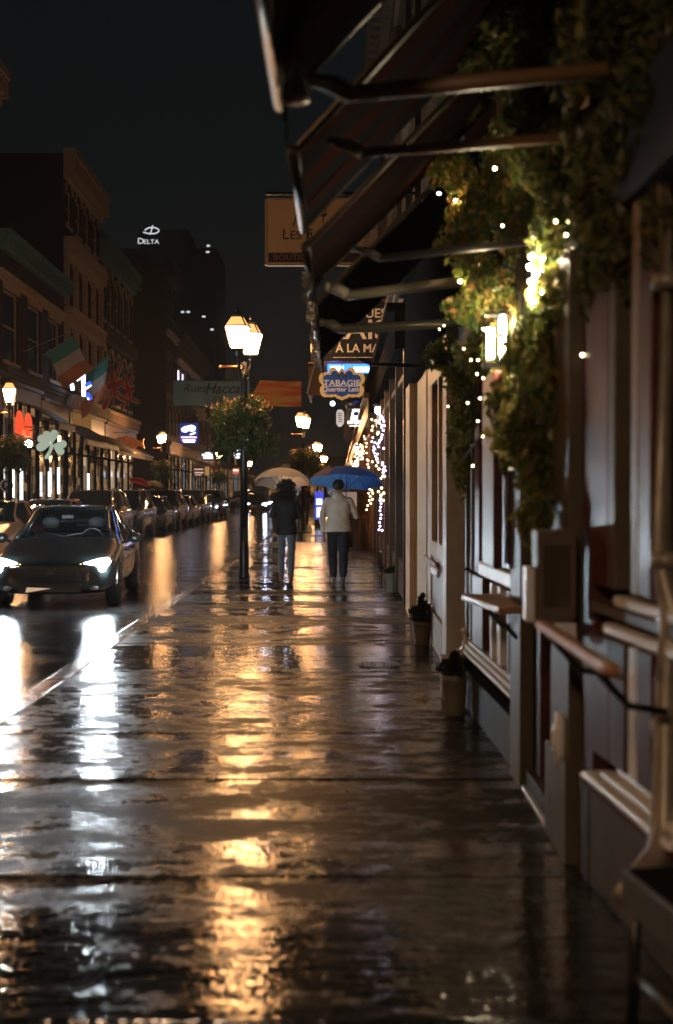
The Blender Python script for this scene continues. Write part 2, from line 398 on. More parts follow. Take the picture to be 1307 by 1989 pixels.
for i, lb in enumerate(bl):
    if not lb: continue
    o = bP if i == 0 else copy_tree(bP)
    o.location = (lamp_spots[i][0]+.02, lamp_spots[i][1], 0 if i < 4 else -.1); o.rotation_euler.z = i*1.3
    tag(o, lb, "flower basket", "flower baskets hung on the lamp poles")

# ================================================================ BUILDINGS
def facade(root, L, h, depth, wallm, rows, bays, cornices, winm=None, roof=None, pier=.35, arch=False, litset=(), sill=True, trim=None, base=0.0):
    """local: street face at x=0, outward +x, running y 0..L"""
    wl = MB(); wl.box(-depth, -.22, 0, L, base, h)
    zprev = base; trim = trim or stone_w
    bw = L/bays
    frames = []
    for (z0, z1) in rows:
        wl.box(-.22, 0, 0, L, zprev, z0)
        for b in range(bays+1):
            ya = max(0, b*bw - (bw*pier)/2); yb = min(L, b*bw + (bw*pier)/2)
            wl.box(-.22, 0, ya, yb, z0, z1)
        zprev = z1
    wl.box(-.22, 0, 0, L, zprev, h)
    w_ = wl.build("wall", wallm, root)
    for ri, (z0, z1) in enumerate(rows):
        for b in range(bays):
            ya = b*bw + bw*pier/2; yb = (b+1)*bw - bw*pier/2; t = .06
            fm = MB(); fm.box(-.16,-.08, ya, ya+t, z0, z1).box(-.16,-.08, yb-t, yb, z0, z1).box(-.16,-.08, ya+t, yb-t, z1-t, z1).box(-.16,-.08, ya+t, yb-t, z0, z0+t)
            fm.box(-.15,-.09, ya+t, yb-t, (z0+z1)/2-.03, (z0+z1)/2+.03)
            if sill: fm.box(-.08, .07, ya-.05, yb+.05, z0-.12, z0)
            if arch:
                n = 8; cy = (ya+yb)/2; rr = (yb-ya)/2+.12
                for k in range(n):
                    a0 = math.pi*k/n; a1 = math.pi*(k+1)/n
                    fm.bar((.04, cy-rr*math.cos(a0), z1-.1+rr*.6*math.sin(a0)), (.04, cy-rr*math.cos(a1), z1-.1+rr*.6*math.sin(a1)), .10, .12)
            elif trim: fm.box(.0, .06, ya-.08, yb+.08, z1+.003, z1+.2)
            fo = fm.build("window", trim if sill else frame_m, root)
            pm = litset[ri*bays+b] if (ri*bays+b) < len(litset) and litset[ri*bays+b] else winglass
            MB().box(-.135, -.125, ya+t*.5, yb-t*.5, z0+t*.5, z1-t*.5).build("pane", pm, fo)
    for (zc, pr, hh, m, dent) in cornices:
        c = MB(); c.box(.003, pr, -.02, L+.02, zc, zc+hh*.35).box(.003, pr*.7, -.01, L+.01, zc-hh*.3, zc).box(.003, pr*.45, 0, L, zc-hh, zc-hh*.3)
        if dent:
            y = .1
            while y < L-.1: c.box(pr*.45+.002, pr*.9, y, y+dent*.45, zc-hh*.75, zc-.003); y += dent
        c.build("cornice", m, root)
    if roof: roof(root, L, h)
    return w_
def xf(y): return -10.2 - .02*y
def lbuild(name, label, y0, y1, **k):
    root = empty(name, (xf(y0), y0, 0), .02, label, "building")
    facade(root, y1-y0-.02, **k); return root
def mansard(h2):
    def f(root, L, h):
        MB().prism([(-10, h+.02), (-.3, h+.02), (-1.2, h2), (-10, h2)], .05, L-.05, 'y').build("roof", roofm, root)
    return f
WARM = litwin("warm lit room", (.02,.01,.005), (1.0,.55,.22), 1.1)
DIMW = litwin("dim lit room", (.004,.003,.002), (.4,.22,.1), .25)
B0 = lbuild("brick_building", "tall dark brick building cut by the left edge, only its cornice end showing", 27, 46.3, h=15.0, depth=12, wallm=brick_b,
       rows=[(5.9,8.0),(9.2,11.2),(12.2,13.8)], bays=6, cornices=[(14.8,.5,.8,stone_w,.45),(5.3,.3,.4,stone,0)], litset=[None,DIMW,None])
B1 = lbuild("brick_building", "low dark red brick building at left with copper gutter above the lamp-lit shop arches", 46.5, 58.9, h=10.0, depth=12, wallm=brick_r,
       rows=[(5.9,8.3)], bays=3, cornices=[(9.95,.45,.45,teal_m,.5),(5.45,.3,.45,stone,0),(8.75,.16,.25,stone_w,0)], arch=False, pier=.4)
B2 = lbuild("brick_building", "tall gabled brick building with lit dentil cornice and stone-columned windows, flags below", 59, 69, h=15.5, depth=12, wallm=brick_r,
       rows=[(6.0,8.4),(9.3,11.1),(12.7,14.2)], bays=4, cornices=[(15.4,.55,.9,stone_w,.42),(11.85,.45,.65,stone_w,.3),(9.0,.4,.5,stone_w,.3),(5.35,.5,.5,stone_w,.5)], arch=True, pier=.42)
for k in range(5):
    y = k*9.98/4; y = min(max(y, .18), 9.8)
    MB().box(.003,.22,y-.17,y+.17,5.8,8.5).box(.003,.3,y-.22,y+.22,8.3,8.48).build("pilaster", stone_w, B2)
    MB().box(.003,.2,y-.13,y+.13,9.3,11.2).build("pilaster", stone_w, B2)
B3 = lbuild("brick_building", "brick building with blue-green lit cornice and dark slate attic, right of the tall gabled one", 69.1, 81.8, h=13.5, depth=12, wallm=brick_b,
       rows=[(6.0,8.3),(10.0,12.2)], bays=5, cornices=[(13.5,.6,.75,teal_m,.5),(9.35,.35,.4,stone,.4),(5.3,.5,.5,stone_w,.5)], arch=True, roof=mansard(15.9), pier=.4)
B4 = lbuild("stone_building", "tall dark corner block beyond the side street, its plain side wall facing the viewer", 101, 109, h=17.6, depth=12, wallm=stone,
       rows=[(5.6,7.6),(8.6,10.6),(11.6,13.4),(14.3,16)], bays=3, cornices=[(17.5,.6,.9,stone,.5),(12.9,.3,.3,stone_w,0),(4.9,.4,.4,stone_w,0)], arch=True, trim=stone)
PUR = emat("violet-white arch light", (.85,.75,1.0), 3.0)
B5 = lbuild("stone_building", "stone building whose upper arches glow violet-white, behind the banner's left end", 109.2, 139, h=13.6, depth=12, wallm=stone,
       rows=[(5.8,7.6),(8.9,11.0)], bays=8, cornices=[(13.5,.6,.8,stone,.6),(11.6,.3,.3,stone_w,0),(4.8,.4,.4,stone_w,0)], arch=True, litset=[None]*8+[PUR,PUR,None,PUR]+[None]*4, trim=stone)
B6 = lbuild("stone_building", "grey lower building beyond the violet-lit one, over the farther left shops", 139.2, 175, h=11.0, depth=12, wallm=stone,
       rows=[(5.6,7.4),(8.3,10)], bays=8, cornices=[(10.9,.5,.6,stone_w,0),(4.7,.4,.4,stone_w,0)], litset=[None,DIMW,None,None,WARM], trim=stone)
B7 = lbuild("brick_building", "last low brick building at the far end of the left side", 175.5, 250, h=9, depth=12, wallm=brick_b,
       rows=[(4.6,6.4)], bays=9, cornices=[(8.9,.4,.5,stone_w,0)], litset=[DIMW,None,WARM], trim=stone)
# hotel tower far behind
tw = empty("hotel_tower", (-31, 262, 0), 0, "dark high-rise hotel far behind the left roofs with a white lit roof sign", "tower")
MB().box(-12, 8.5, 0, 22, 0, 46).box(-6,3,3,18,46,50).build("wall", mat("tower concrete", (.05,.055,.06), .7, (.035,.04,.042), 2), tw)
M_on = emat("white sign light", (.9,.95,1.0), .9)
for (px, py) in ((355,606),(366,606),(396,615),(412,640),(342,655),(386,683),(405,478),(404,490)):
    q = P(px, py, 261.9); qx = min(max(q.x+31, -11), 7.8)
    MB().box(qx-.3, qx+.3, -.06, 0, q.z-.2, q.z+.1).build("lit_window", M_on, tw)
sg = empty("roof_sign", tuple(P(290, 470, 261)), 0, "white glowing name sign with a looped letter emblem on the dark tower", "sign")
MB().text("D", 1.5, FACE_CAM(-1.5,0,0), sx=1.1).text("ELTA", 1.15, FACE_CAM(.42,0,-.12), sx=1.12).build("name_letters", M_on, sg)
cv = MB(); pts = []
for i in range(26):
    a = -2.6 + i*.235; pts.append((.6+1.25*math.cos(a)*(1 if i > 6 else 1.5), 0, 1.95+.55*math.sin(a)+.05*i*.02))
cv.tube(pts, .11, 6); cv.tube([(.2,0,1.2),(.55,0,2.2),(.7,0,2.9)], .10, 6); cv.build("emblem", M_on, sg, True)

# ---------------------------------------------------------------- shopfronts on the left (parts of the buildings above)
cols = dict(w=(1.0,.62,.3), c=(.85,.92,1.0), r=(1.0,.16,.05))
LW1 = litwin("lit pub interior", (.03,.012,.004), (1.0,.5,.18), .4, (2,2.2,2.5))
LW2 = litwin("cool lit shop interior", (.02,.03,.04), (.75,.85,1.0), .28, (2,2,4))
LW3 = litwin("dim shop interior", (.01,.006,.003), (.5,.28,.12), .6, (2,1.5,2))
LWC = litwin("cream curtained window", (.25,.16,.08), (.8,.55,.32), .7, (1,1,.4))
RED = emat("red arch glow", (1.0,.10,.035), 1.0)
TUBE = emat("white window tube", (.85,.93,1.0), 3.0)
def shop(root, y0, y1, spec, fascia, fz=(4.15, 4.9), dark=darkm):
    """posts, lit panes and a fascia between local y0..y1"""
    n = len(spec); w_ = (y1-y0)/n
    fr = MB()
    for i in range(n+1): fr.box(.003,.14,y0+i*w_-.09,y0+i*w_+.09,.05,fz[0])
    fr.box(.003,.10,y0,y1,.05,.55)
    fr.box(.003,.11,y0,y1,3.05,3.13)
    fr.build("shop_frame", dark, root)
    for i, m in enumerate(spec):
        if m: MB().box(.003,.03,y0+i*w_+.1,y0+(i+1)*w_-.1,.56,3.04).build("shop_window", m, root); MB().box(.003,.03,y0+i*w_+.1,y0+(i+1)*w_-.1,3.14,fz[0]-.05).build("transom_window", m if i % 2 else LW3, root)
    MB().box(.003,.25,y0,y1,fz[0],fz[1]).box(.25,.36,y0,y1,fz[1]-.12,fz[1]).build("fascia", fascia, root)
shop(B0, 2, 19, [LW3, LW1, LW3, LW1, LW3, LW1], maroon)
shop(B1, .1, 6.2, [LW1, LW3, LW3, LW3], mat("dark blue fascia", (.02,.03,.05), .4), fz=(4.6,5.2))
shop(B1, 6.3, 12.2, [LW3, LW1, LW3], mat("black fascia", (.015,.015,.015), .35), fz=(4.2,5.0))
shop(B2, .1, 9.9, [LW1, LW3, LWC, LW3, LW1], mat("brown fascia", (.10,.05,.02), .4), fz=(4.1,4.95))
shop(B3, .1, 12.5, [LW3, LWC, LW1, LWC, LW1], mat("brown fascia", (.10,.05,.02), .4), fz=(4.0,4.9))
shop(B4, .1, 7.8, [LW1, LW3, LW2], stone_w); shop(B5, .1, 29, [LW1, LW2, LW3, LWC, LW2, LW1, LW2, LW3, LW1], stone_w)
shop(B6, .1, 35, [LW2, LW1, LW2, LW3, LW2, LW1, LW2], stone_w); shop(B7, .1, 74, [LW1, LW2, LW1, LW2, LW2, LW1], stone_w)
# red arches with gilt script
for k in (0, 1):
    a = MB(); poly = [(2.0+k*1.5, 3.15), (3.25+k*1.5, 3.15)] + [(2.625+k*1.5+.625*math.cos(t*math.pi/8), 3.75+.55*math.sin(t*math.pi/8)) for t in range(9)]
    a.prism(poly, .15, .2, 'x'); a.build("arched_window", RED, B1)
g = MB().text("Hard", .75, FACE_ST(.24, 3.3, 3.35), shear=.5).build("gilt_script", emat("gold script glow", (1.0,.55,.2), .9), B1)
MB().text("PUB", .62, FACE_ST(.26, 1.9, 4.5), sx=.9).text("PUB", .62, FACE_ST(.26, 4.4, 4.5), sx=.9).build("gilt_letters", emat("gold letter glow", (1.0,.62,.22), 1.6), B2)
MB().box(.255,.265,.7,3.1,4.16,4.9).box(.255,.265,3.3,5.6,4.16,4.9).build("lit_name_board", emat("gold board glow", (.9,.42,.12), .22), B2)
for (yy, z0, z1, b) in ((47.9,1.3,2.25,B1),(49.3,1.2,2.3,B1),(54.6,1.3,2.25,B1),(56.6,1.4,2.45,B1),(64.2,1.3,2.3,B2)):
    l = yy - b.location.y
    MB().box(.16,.22,l-.11,l+.11,z0,z1).build("window_light_tube", TUBE, b)
# pub canopies
def canopy(name, label, yy0, yy1, zt, zb, out, m, edge):
    r = empty(name, (xf(yy0), yy0, 0), .02, label, "awning", "awnings along the left shopfronts"); L = yy1-yy0
    MB().prism([(.37, zt), (.37, zt-.05), (out, zb), (out+.03, zb+.04)], 0, L, 'y').build("fabric", m, r)
    MB().box(out+.0, out+.05, 0, L, zb-.22, zb-.003).build("valance", m, r)
    MB().tube([(out+.06, 0, zb-.01), (out+.06, L, zb-.01)], .022, 6).build("front_bar", edge, r, True)
    for yk in (.05, L-.05): MB().tube([(.3, yk, zb-.3), (out, yk, zb-.02)], .018, 6).build("strut", darkm, r, True)
blkf = mat("black awning cloth", (.018,.02,.022), .5); brass = mat("bright awning edge", (.5,.4,.3), .3, metal=.6)
canopy("shop_awning", "short awning with bright edge right of the red arches", 50.2, 53.6, 4.55, 3.95, 1.3, blkf, brass)
canopy("shop_awning", "long black sloping awning above the clover sign", 53.9, 63.0, 4.3, 3.5, 1.7, blkf, brass)
canopy("shop_awning", "long dark awning ending beside the orange fish sign", 63.3, 77.5, 4.15, 3.35, 1.6, mat("brown awning cloth", (.05,.03,.02), .6), brass)
canopy("shop_awning", "small pale awning far down the left side past the hanging signs", 112, 121, 4.2, 3.4, 1.6, mat("cream awning cloth", (.35,.26,.17), .6), brass)
canopy("shop_awning", "farthest red-edged awning on the left side", 128, 137, 4.2, 3.4, 1.6, mat("red awning cloth", (.3,.05,.03), .6), brass)
# red umbrella glow and the spotlight
sp = empty("spot_lamp", tuple(P(57, 862, 47.5)), 0, "glaring white spot lamp just left of the clover sign", "lamp")
MB().lathe([(.05,-.02),(.12,.0),(.14,.12),(.05,.2)], n=12).build("housing", black, sp, True)
MB().sphere((0,-.1,0), .12, 12, 8).build("bulb", emat("spot bulb", (.8,.92,1.0), 160), sp, True)
MB().tube([(0,0,.15),(-.6,0,.4),(-1.5,.3,.4)], .02, 6).build("bracket", black, sp, True)
# clover sign
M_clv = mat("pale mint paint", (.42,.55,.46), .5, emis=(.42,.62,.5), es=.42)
cs_ = empty("clover_sign", tuple(P(100, 862, 50)), 0, "pale mint three-leaf clover sign hanging over the left pavement", "sign")
cb = MB()
def disc(cx, cz, r, sx=1): return [(cx+r*sx*math.cos(a*math.pi/12), cz+r*math.sin(a*math.pi/12)) for a in range(24)]
def heart(cx, cz, ang, s):
    out = []
    for i in range(28):
        t = 2*math.pi*i/28; hx = 16*math.sin(t)**3; hy = 13*math.cos(t)-5*math.cos(2*t)-2*math.cos(3*t)-math.cos(4*t)
        hx *= s; hy = (hy+17)*s
        out.append((cx+hx*math.cos(ang)-hy*math.sin(ang), cz+hx*math.sin(ang)+hy*math.cos(ang)))
    return out
for i, (ang, s) in enumerate(((R(8), .0175), (R(82), .0185), (R(-108), .0170))): cb.prism(heart(.02, -.03, ang, s), -.04+.004*i, .04-.004*i, 'y')
cb.prism([(-.02,0),(.08,-.05),(.0,-.3),(-.12,-.52),(-.22,-.54),(-.24,-.46),(-.1,-.25)], -.028, .028, 'y')
cb.build("clover", M_clv, cs_)
MB().tube([(-1.6,0,.62),(.2,0,.55)], .02, 6).build("bracket", black, cs_, True)
# fish sign
fs = empty("fish_sign", tuple(P(250, 862, 72)), 0, "orange wooden fish sign at the end of the left awning", "sign")
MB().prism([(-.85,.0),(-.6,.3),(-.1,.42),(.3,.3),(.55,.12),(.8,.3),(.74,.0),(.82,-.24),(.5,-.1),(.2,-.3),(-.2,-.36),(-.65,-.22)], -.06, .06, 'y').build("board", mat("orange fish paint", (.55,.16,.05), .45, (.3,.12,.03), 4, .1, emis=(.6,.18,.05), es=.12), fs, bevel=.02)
MB().tube([(-1.4,0,.6),(.1,0,.55)], .02, 6).tube([(-.1,0,.4),(-.1,0,.56)], .012, 5).build("bracket", black, fs, True)
# round parking-style sign at the left edge
ps = empty("round_sign", (*P(12, 943, 40).xy, 0), 0, "small round sign with a ringed letter at the left edge above the beige car", "sign")
q = P(12, 943, 40)
MB().prism(disc(0, q.z, .19), 0, .03, 'y').build("plate", mat("dark plate", (.03,.03,.035), .4), ps)
rg = MB(); rg.tube([(.16*math.cos(a*math.pi/12), -.01, q.z+.16*math.sin(a*math.pi/12)) for a in range(25)], .012, 5)
rg.text("P", .2, FACE_CAM(0,-.012,q.z)); rg.build("marking", mat("pale marking", (.5,.45,.4), .5, emis=(.4,.36,.33), es=.3), ps)
MB().tube([(0,.04,0),(0,.04,q.z-.1)], .03, 8).build("post", black, ps, True)
# ================================================================ FLAGS, BANNER, HANGING SIGNS
def flag(name, label, foot, tip, drop, cols, pat=None, n=26, m=26, lean=(0,0,0), group="flags over the left shopfronts"):
    """cloth hung from the pole foot->tip; drop = vector from pole along the fly"""
    foot = Vector(foot); tip = Vector(tip); root = empty(name, tuple(foot), 0, label, "flag", group)
    d = tip-foot; drop = Vector(drop)
    MB().tube([(0,0,0), d*1.04], .018, 6).sphere(d*1.05, .035).build("pole", mat("flag pole", (.3,.25,.2), .4), root, True)
    b = MB(); nrm = d.cross(drop).normalized()
    def pt(u, v):
        p = d*(.12+.86*u) + drop*v
        p = p + nrm*(.11*math.sin(7*u+2.3*v*3)*v) + d*(.10*math.sin(3*v+1))*v*(1-2*u)*.9
        return p
    for j in range(m):
        for i in range(n):
            u, v = (i+.5)/n, (j+.5)/m
            b.cur = pat(u, v) if pat else min(len(cols)-1, int(v*len(cols)))
            b.face([pt(i/n, j/m), pt((i+1)/n, j/m), pt((i+1)/n, (j+1)/m), pt(i/n, (j+1)/m)])
    b.build("flag_cloth", cols, root, True)
    return root
fgr = cloth("flag green", (.10,.36,.27), .4); fwh = cloth("flag cream", (.62,.54,.42), .4); forr = cloth("flag orange", (.60,.22,.07), .4)
fbl = cloth("flag blue", (.05,.10,.28), .4); fre = cloth("flag red", (.60,.09,.06), .4)
def union(u, v):
    x = u*2-1; y = v*2-1; ax, ay = abs(x), abs(y)
    if ax < .16 or ay < .13: return 1
    if ax < .26 or ay < .22: return 2
    dd = abs(ax-ay)
    if dd < .10: return 1
    if dd < .24: return 2
    return 0
flag("national_flag", "drooping green, cream and orange flag nearest the left edge", P(152,648,56), P(88,688,54.6), (.75,-.2,-1.35), [fgr, fwh, forr])
flag("national_flag", "green, cream and orange flag hanging beside the red and blue ones", P(160,735,60), P(214,688,57.5), (-.1,-.2,-1.75), [fgr, fwh, forr])
flag("national_flag", "larger blue flag with red and white crosses", P(190,718,61), P(240,700,58.8), (.1,0,-1.75), [fbl, fre, fwh], union)
flag("national_flag", "smaller blue flag with red crosses, rightmost of the flag row", P(225,735,66), P(262,722,64), (.15,0,-1.45), [fbl, fre, fwh], union)
flag("national_flag", "pale blue and white crossed flag hanging below the street banner", P(372,790,90), P(398,790,88.6), (.35,0,-1.0), [cloth("flag pale blue", (.10,.22,.42), .3), fwh, fwh], union, group=None)
tag(MB().tube([P(30,690,50), P(150,640,56)], .018, 5).build("overhead_wire", mat("grey wire", (.3,.27,.22), .5), smooth=True), "thin pale wire rising across the left facade to the first flag", "wire")
# blue neon marks beside the flags
nb = empty("neon_sign", tuple(P(163,745,57.5)), 0, "blue and white angular neon lights glowing behind the flags", "neon sign")
nw = emat("white neon", (.75,.85,1.0), 4.0); nbl = emat("blue neon", (.04,.10,.9), 1.6)
k_ = 57.5/F
def npx(px, py): return ((px-163)*k_, 0, (745-py)*k_)
MB().tube([npx(138,737), npx(142,758)], .08, 6).tube([npx(149,739), npx(166,729)], .05, 6).tube([npx(162,722), npx(163,770)], .085, 6).tube([npx(165,756), npx(177,748)], .05, 6).tube([npx(171,768),npx(174,776)], .07, 6).build("white_tubes", nw, nb, True)
MB().tube([npx(147,733), npx(160,727)], .10, 6).build("blue_tube", nbl, nb, True)
MB().tube([npx(166,750), npx(177,744)], .09, 6).build("blue_tube", nbl, nb, True); MB().tube([npx(169,764),npx(177,776)], .09, 6).build("blue_tube", nbl, nb, True)
MB().tube([npx(150,745), npx(120,745)], .03, 5).build("bracket", black, nb)
# banner across the street
D = 62.0
bn = empty("street_banner", tuple(P(462, 765, D)), 0, "wide cloth banner across the street, blue left part and orange right part", "banner")
bl_m = cloth("banner blue", (.14,.32,.45), .3); or_m = cloth("banner orange", (.50,.17,.05), .3); yl_m = cloth("banner gold", (.50,.27,.06), .3)
def banner_mat():
    m = bpy.data.materials.new("banner orange folds"); m.use_nodes = True; t = m.node_tree; b = t.nodes["Principled BSDF"]; L = t.links.new
    tc = t.nodes.new("ShaderNodeTexCoord"); mp = t.nodes.new("ShaderNodeMapping"); mp.inputs['Rotation'].default_value = (0, R(-35), 0); mp.inputs['Scale'].default_value = (.4, 1, 2)
    wv = t.nodes.new("ShaderNodeTexNoise"); wv.inputs['Scale'].default_value = 1.6
    r = t.nodes.new("ShaderNodeValToRGB"); r.color_ramp.elements[0].color = (.55,.10,.04,1); r.color_ramp.elements[1].color = (.5,.33,.10,1); r.color_ramp.elements[0].position = .42; r.color_ramp.elements[1].position = .6
    L(tc.outputs['Object'], mp.inputs[0]); L(mp.outputs[0], wv.inputs[0]); L(wv.outputs[0], r.inputs[0]); L(r.outputs[0], b.inputs['Base Color']); b.inputs['Roughness'].default_value = .7
    return m
k = D/F
def sheet(x0, x1, x0b, z0, z1, nx, nz):
    b = MB()
    def pt(i, j):
        u, v = i/nx, j/nz; xa = x0b + (x0-x0b)*v; x = xa + (x1-xa)*u; z = z0 + (z1-z0)*v
        return (x, .06*math.sin(x*3+z*2)+.03*math.sin(x*7), z+.03*math.sin(x*2.1))
    for i in range(nx):
        for j in range(nz): b.face([pt(i,j), pt(i+1,j), pt(i+1,j+1), pt(i,j+1)])
    return b
sheet((338-462)*k, (485-462)*k, (338-462)*k, -24*k, 25*k, 40, 10).build("blue_panel", bl_m, bn, True)
sheet((505-462)*k, (585-462)*k, (480-462)*k, -24*k, 25*k, 30, 10).build("orange_panel", banner_mat(), bn, True)
t_ = MB().text("Rues", .5, FACE_CAM(-1.9,-.12,.22), shear=.4).text("Haccar", .62, FACE_CAM(-.55,-.12,.2), shear=.3, font_bold=.01).text("d'A", .42, FACE_CAM(-.9,-.12,-.28), shear=.3)
t_.build("printed_words", mat("banner dark ink", (.015,.03,.06), .6), bn)
MB().tube([(-3.1,0,.6), ((338-462)*k,0,25*k)], .012, 5).tube([((585-462)*k,0,25*k), (5.3,0,1.2)], .012, 5).tube([((338-462)*k,0,26*k), ((585-462)*k,0,26*k)], .012, 5).build("cable", darkm, bn)

def bracket_sign(name, label, c, w, h, m, cat="sign", wallx=None, top=.06, t=.05, em=None, two=False):
    r = empty(name, tuple(c), 0, label, cat)
    MB().box(-w/2, w/2, -t/2, t/2, -h/2, h/2).build("board", m, r, bevel=.008)
    if wallx is not None:
        dx = wallx - c[0]
        b = MB(); b.tube([(-w/2 if dx > 0 else w/2, 0, h/2+top), (dx, 0, h/2+top)], .02, 6)
        for s in (-.35, .35): b.tube([(s*w, 0, h/2), (s*w, 0, h/2+top)], .008, 5)
        b.build("bracket", black, r)
    return r
# left-hand lit hanging signs
def lit_board(name, c1, s): return mat(name, (.05,.05,.05), .3, emis=c1, es=s)
s1 = bracket_sign("lit_sign", "blue lit square sign with a white blot, left of the large flower basket", P(367,842,92), 36*92/F, 40*92/F, lit_board("blue sign face", (.01,.04,.35), .55), wallx=xf(92)+.0)
kk = 92/F; W_ = emat("sign white glow", (.9,.95,1.0), 3.0)
b = MB(); b.prism([(-.45,.12),(-.5,.3),(-.3,.45),(0,.5),(.2,.55),(.45,.42),(.4,.2),(.2,.1),(0,.18),(-.2,.06)], -.04,-.03,'y'); b.prism([(.05,-.05),(.45,.1),(.42,0),(.1,-.12)],-.04,-.03,'y')
b.build("white_mark", W_, s1)
b = MB(); b.box(-.5,.5,-.04,-.03,-.30,-.2).build("pink_bar", emat("pink glow", (1.0,.55,.8), 2.2), s1)
b = MB(); b.box(-.42,.42,-.04,-.03,-.48,-.40).box(-.36,.38,-.04,-.03,-.58,-.52).build("text_bar", W_, s1)
s2 = empty("oval_sign", tuple(P(404,886,112)), 0, "white glowing oval sign on the left, right above the dark lettered board", "sign")
MB().prism(disc(0,0,.42,1.45), -.06,.06,'y').build("board", lit_board("oval dark rim", (.05,.06,.10), .6), s2)
MB().box(-.45,.42,-.08,-.065,.02,.16).box(-.35,.38,-.08,-.065,-.2,-.05).box(-.2,.2,-.08,-.065,.2,.28).build("lettering", W_, s2)
MB().tube([(-3.6,0,.45),(0,0,.45)], .02, 5).build("bracket", black, s2)
s3 = bracket_sign("lettered_board", "dark hanging board with two pale lines of writing, beside a yellow board", P(386,916,100), .85, .78, lit_board("dark red board", (.05,.02,.02), .3), wallx=xf(100))
MB().box(-.32,.32,-.04,-.03,.12,.2).box(-.3,.34,-.04,-.03,-.12,-.03).box(-.25,.2,-.04,-.03,-.26,-.2).build("lettering", emat("soft lettering", (1.0,.6,.5), .8), s3)
s4 = bracket_sign("yellow_board", "small narrow yellow hanging board right of the dark lettered one", P(402,915,99), .3, .6, lit_board("yellow face", (.7,.4,.12), .5))
MB().tube([(0,0,.3),(0,0,.42),(-3.0,0,.42)], .015, 5).build("bracket", black, s4)
s5 = empty("round_lit_sign", tuple(P(462,882,118)), 0, "round blue and white lit sign just left of the nearest lamp pole", "sign")
MB().prism(disc(0,0,.40), -.06,.06,'y').build("board", lit_board("deep blue disc", (.02,.05,.12), .8), s5)
MB().tube([(.30*math.cos(a*.26+.3), -.07, .30*math.sin(a*.26+.3)) for a in range(20)], .045, 5).box(-.2,.2,-.09,-.07,-.05,.08).box(-.12,.1,-.09,-.07,-.2,-.12).build("white_mark", W_, s5)
MB().tube([(-6.2,0,.5),(0,0,.5),(0,0,.4)], .02, 5).build("bracket", black, s5)
s6 = bracket_sign("small_red_sign", "slanted red and white sign low on the far left shops beside the lamp pole", P(458,915,112), .5, .45, lit_board("red sign face", (.9,.16,.06), .7))
MB().box(-.2,.2,-.04,-.03,.02,.09).build("lettering", W_, s6); MB().tube([(0,0,.22),(0,0,.3),(-5.5,0,.3)], .015, 5).build("bracket", black, s6)

# ================================================================ RIGHT-HAND HANGING SIGNS
c = P(611, 453, 18); k = 18/F
sA = empty("shop_sign", tuple(c), 0, "large tan square hanging sign with dark lettering and a flower stem, partly behind the awning", "sign")
fce = mat("tan sign face", (.80,.56,.32), .6, (.74,.51,.28), 3)
MB().box(-94*k, 94*k, -.03, .03, -63*k, 63*k).build("board", fce, sA)
fb = MB(); a, b_ = 94*k, 63*k
fb.box(-a-.012,-a+.012,-.045,.045,-b_,b_).box(a-.012,a+.012,-.045,.045,-b_,b_).box(-a+.012,a-.012,-.045,.045,b_-.012,b_+.012).box(-a+.012,a-.012,-.045,.045,-b_-.012,-b_+.012)
fb.build("rim", mat("pale sign rim", (.55,.42,.28), .5), sA)
ink = mat("dark sign ink", (.04,.025,.02), .6)
MB().text("Les Fleurs".upper()[0], .185, FACE_CAM(-.365,-.034,-.035)).text("ES", .15, FACE_CAM(-.24,-.034,-.045), sx=1.05).text("F", .185, FACE_CAM(-.065,-.034,-.035)).text("LEURS", .15, FACE_CAM(.17,-.034,-.045), sx=1.1).build("lettering", ink, sA)
st = MB(); st.tube([(-.22,-.034,.38),(-.20,-.034,.28),(-.24,-.034,.17),(-.27,-.034,.07)], .008, 5)
for (x, z) in ((-.12,.27),(-.08,.2),(-.1,-.14),(.02,.26),(.12,.2)): st.prism([(x-.05,z),(x,z+.03),(x+.05,z+.03),(x,z-.015)], -.038,-.032,'y')
st.tube([(.13,-.034,.05),(.10,-.034,.15),(.15,-.034,.3)], .008, 5); st.build("flower_drawing", ink, sA)
MB().box(-a+.03, a-.03, -.04, -.031, -b_+.03, -b_+.15).build("name_strip", mat("dark purple strip", (.05,.025,.03), .6), sA)
MB().text("BOUTIQUE", .105, FACE_CAM(-.26,-.045,-b_+.09), sx=1.15).text("BOUTIQUE", .105, FACE_CAM(.26,-.045,-b_+.09), sx=1.15).build("strip_lettering", mat("muted lettering", (.3,.2,.14), .6), sA) if False else MB().text("BOUTIQUE", .105, FACE_CAM(-.235,-.045,-b_+.09), sx=1.1).build("strip_lettering", mat("muted lettering", (.34,.22,.16), .6), sA)
MB().tube([(-a,0,b_+.08),(1.3,0,b_+.08)], .022, 6).tube([(-.4,0,b_),(-.4,0,b_+.08)], .01, 5).tube([(.4,0,b_),(.4,0,b_+.08)], .01, 5).build("bracket", black, sA)
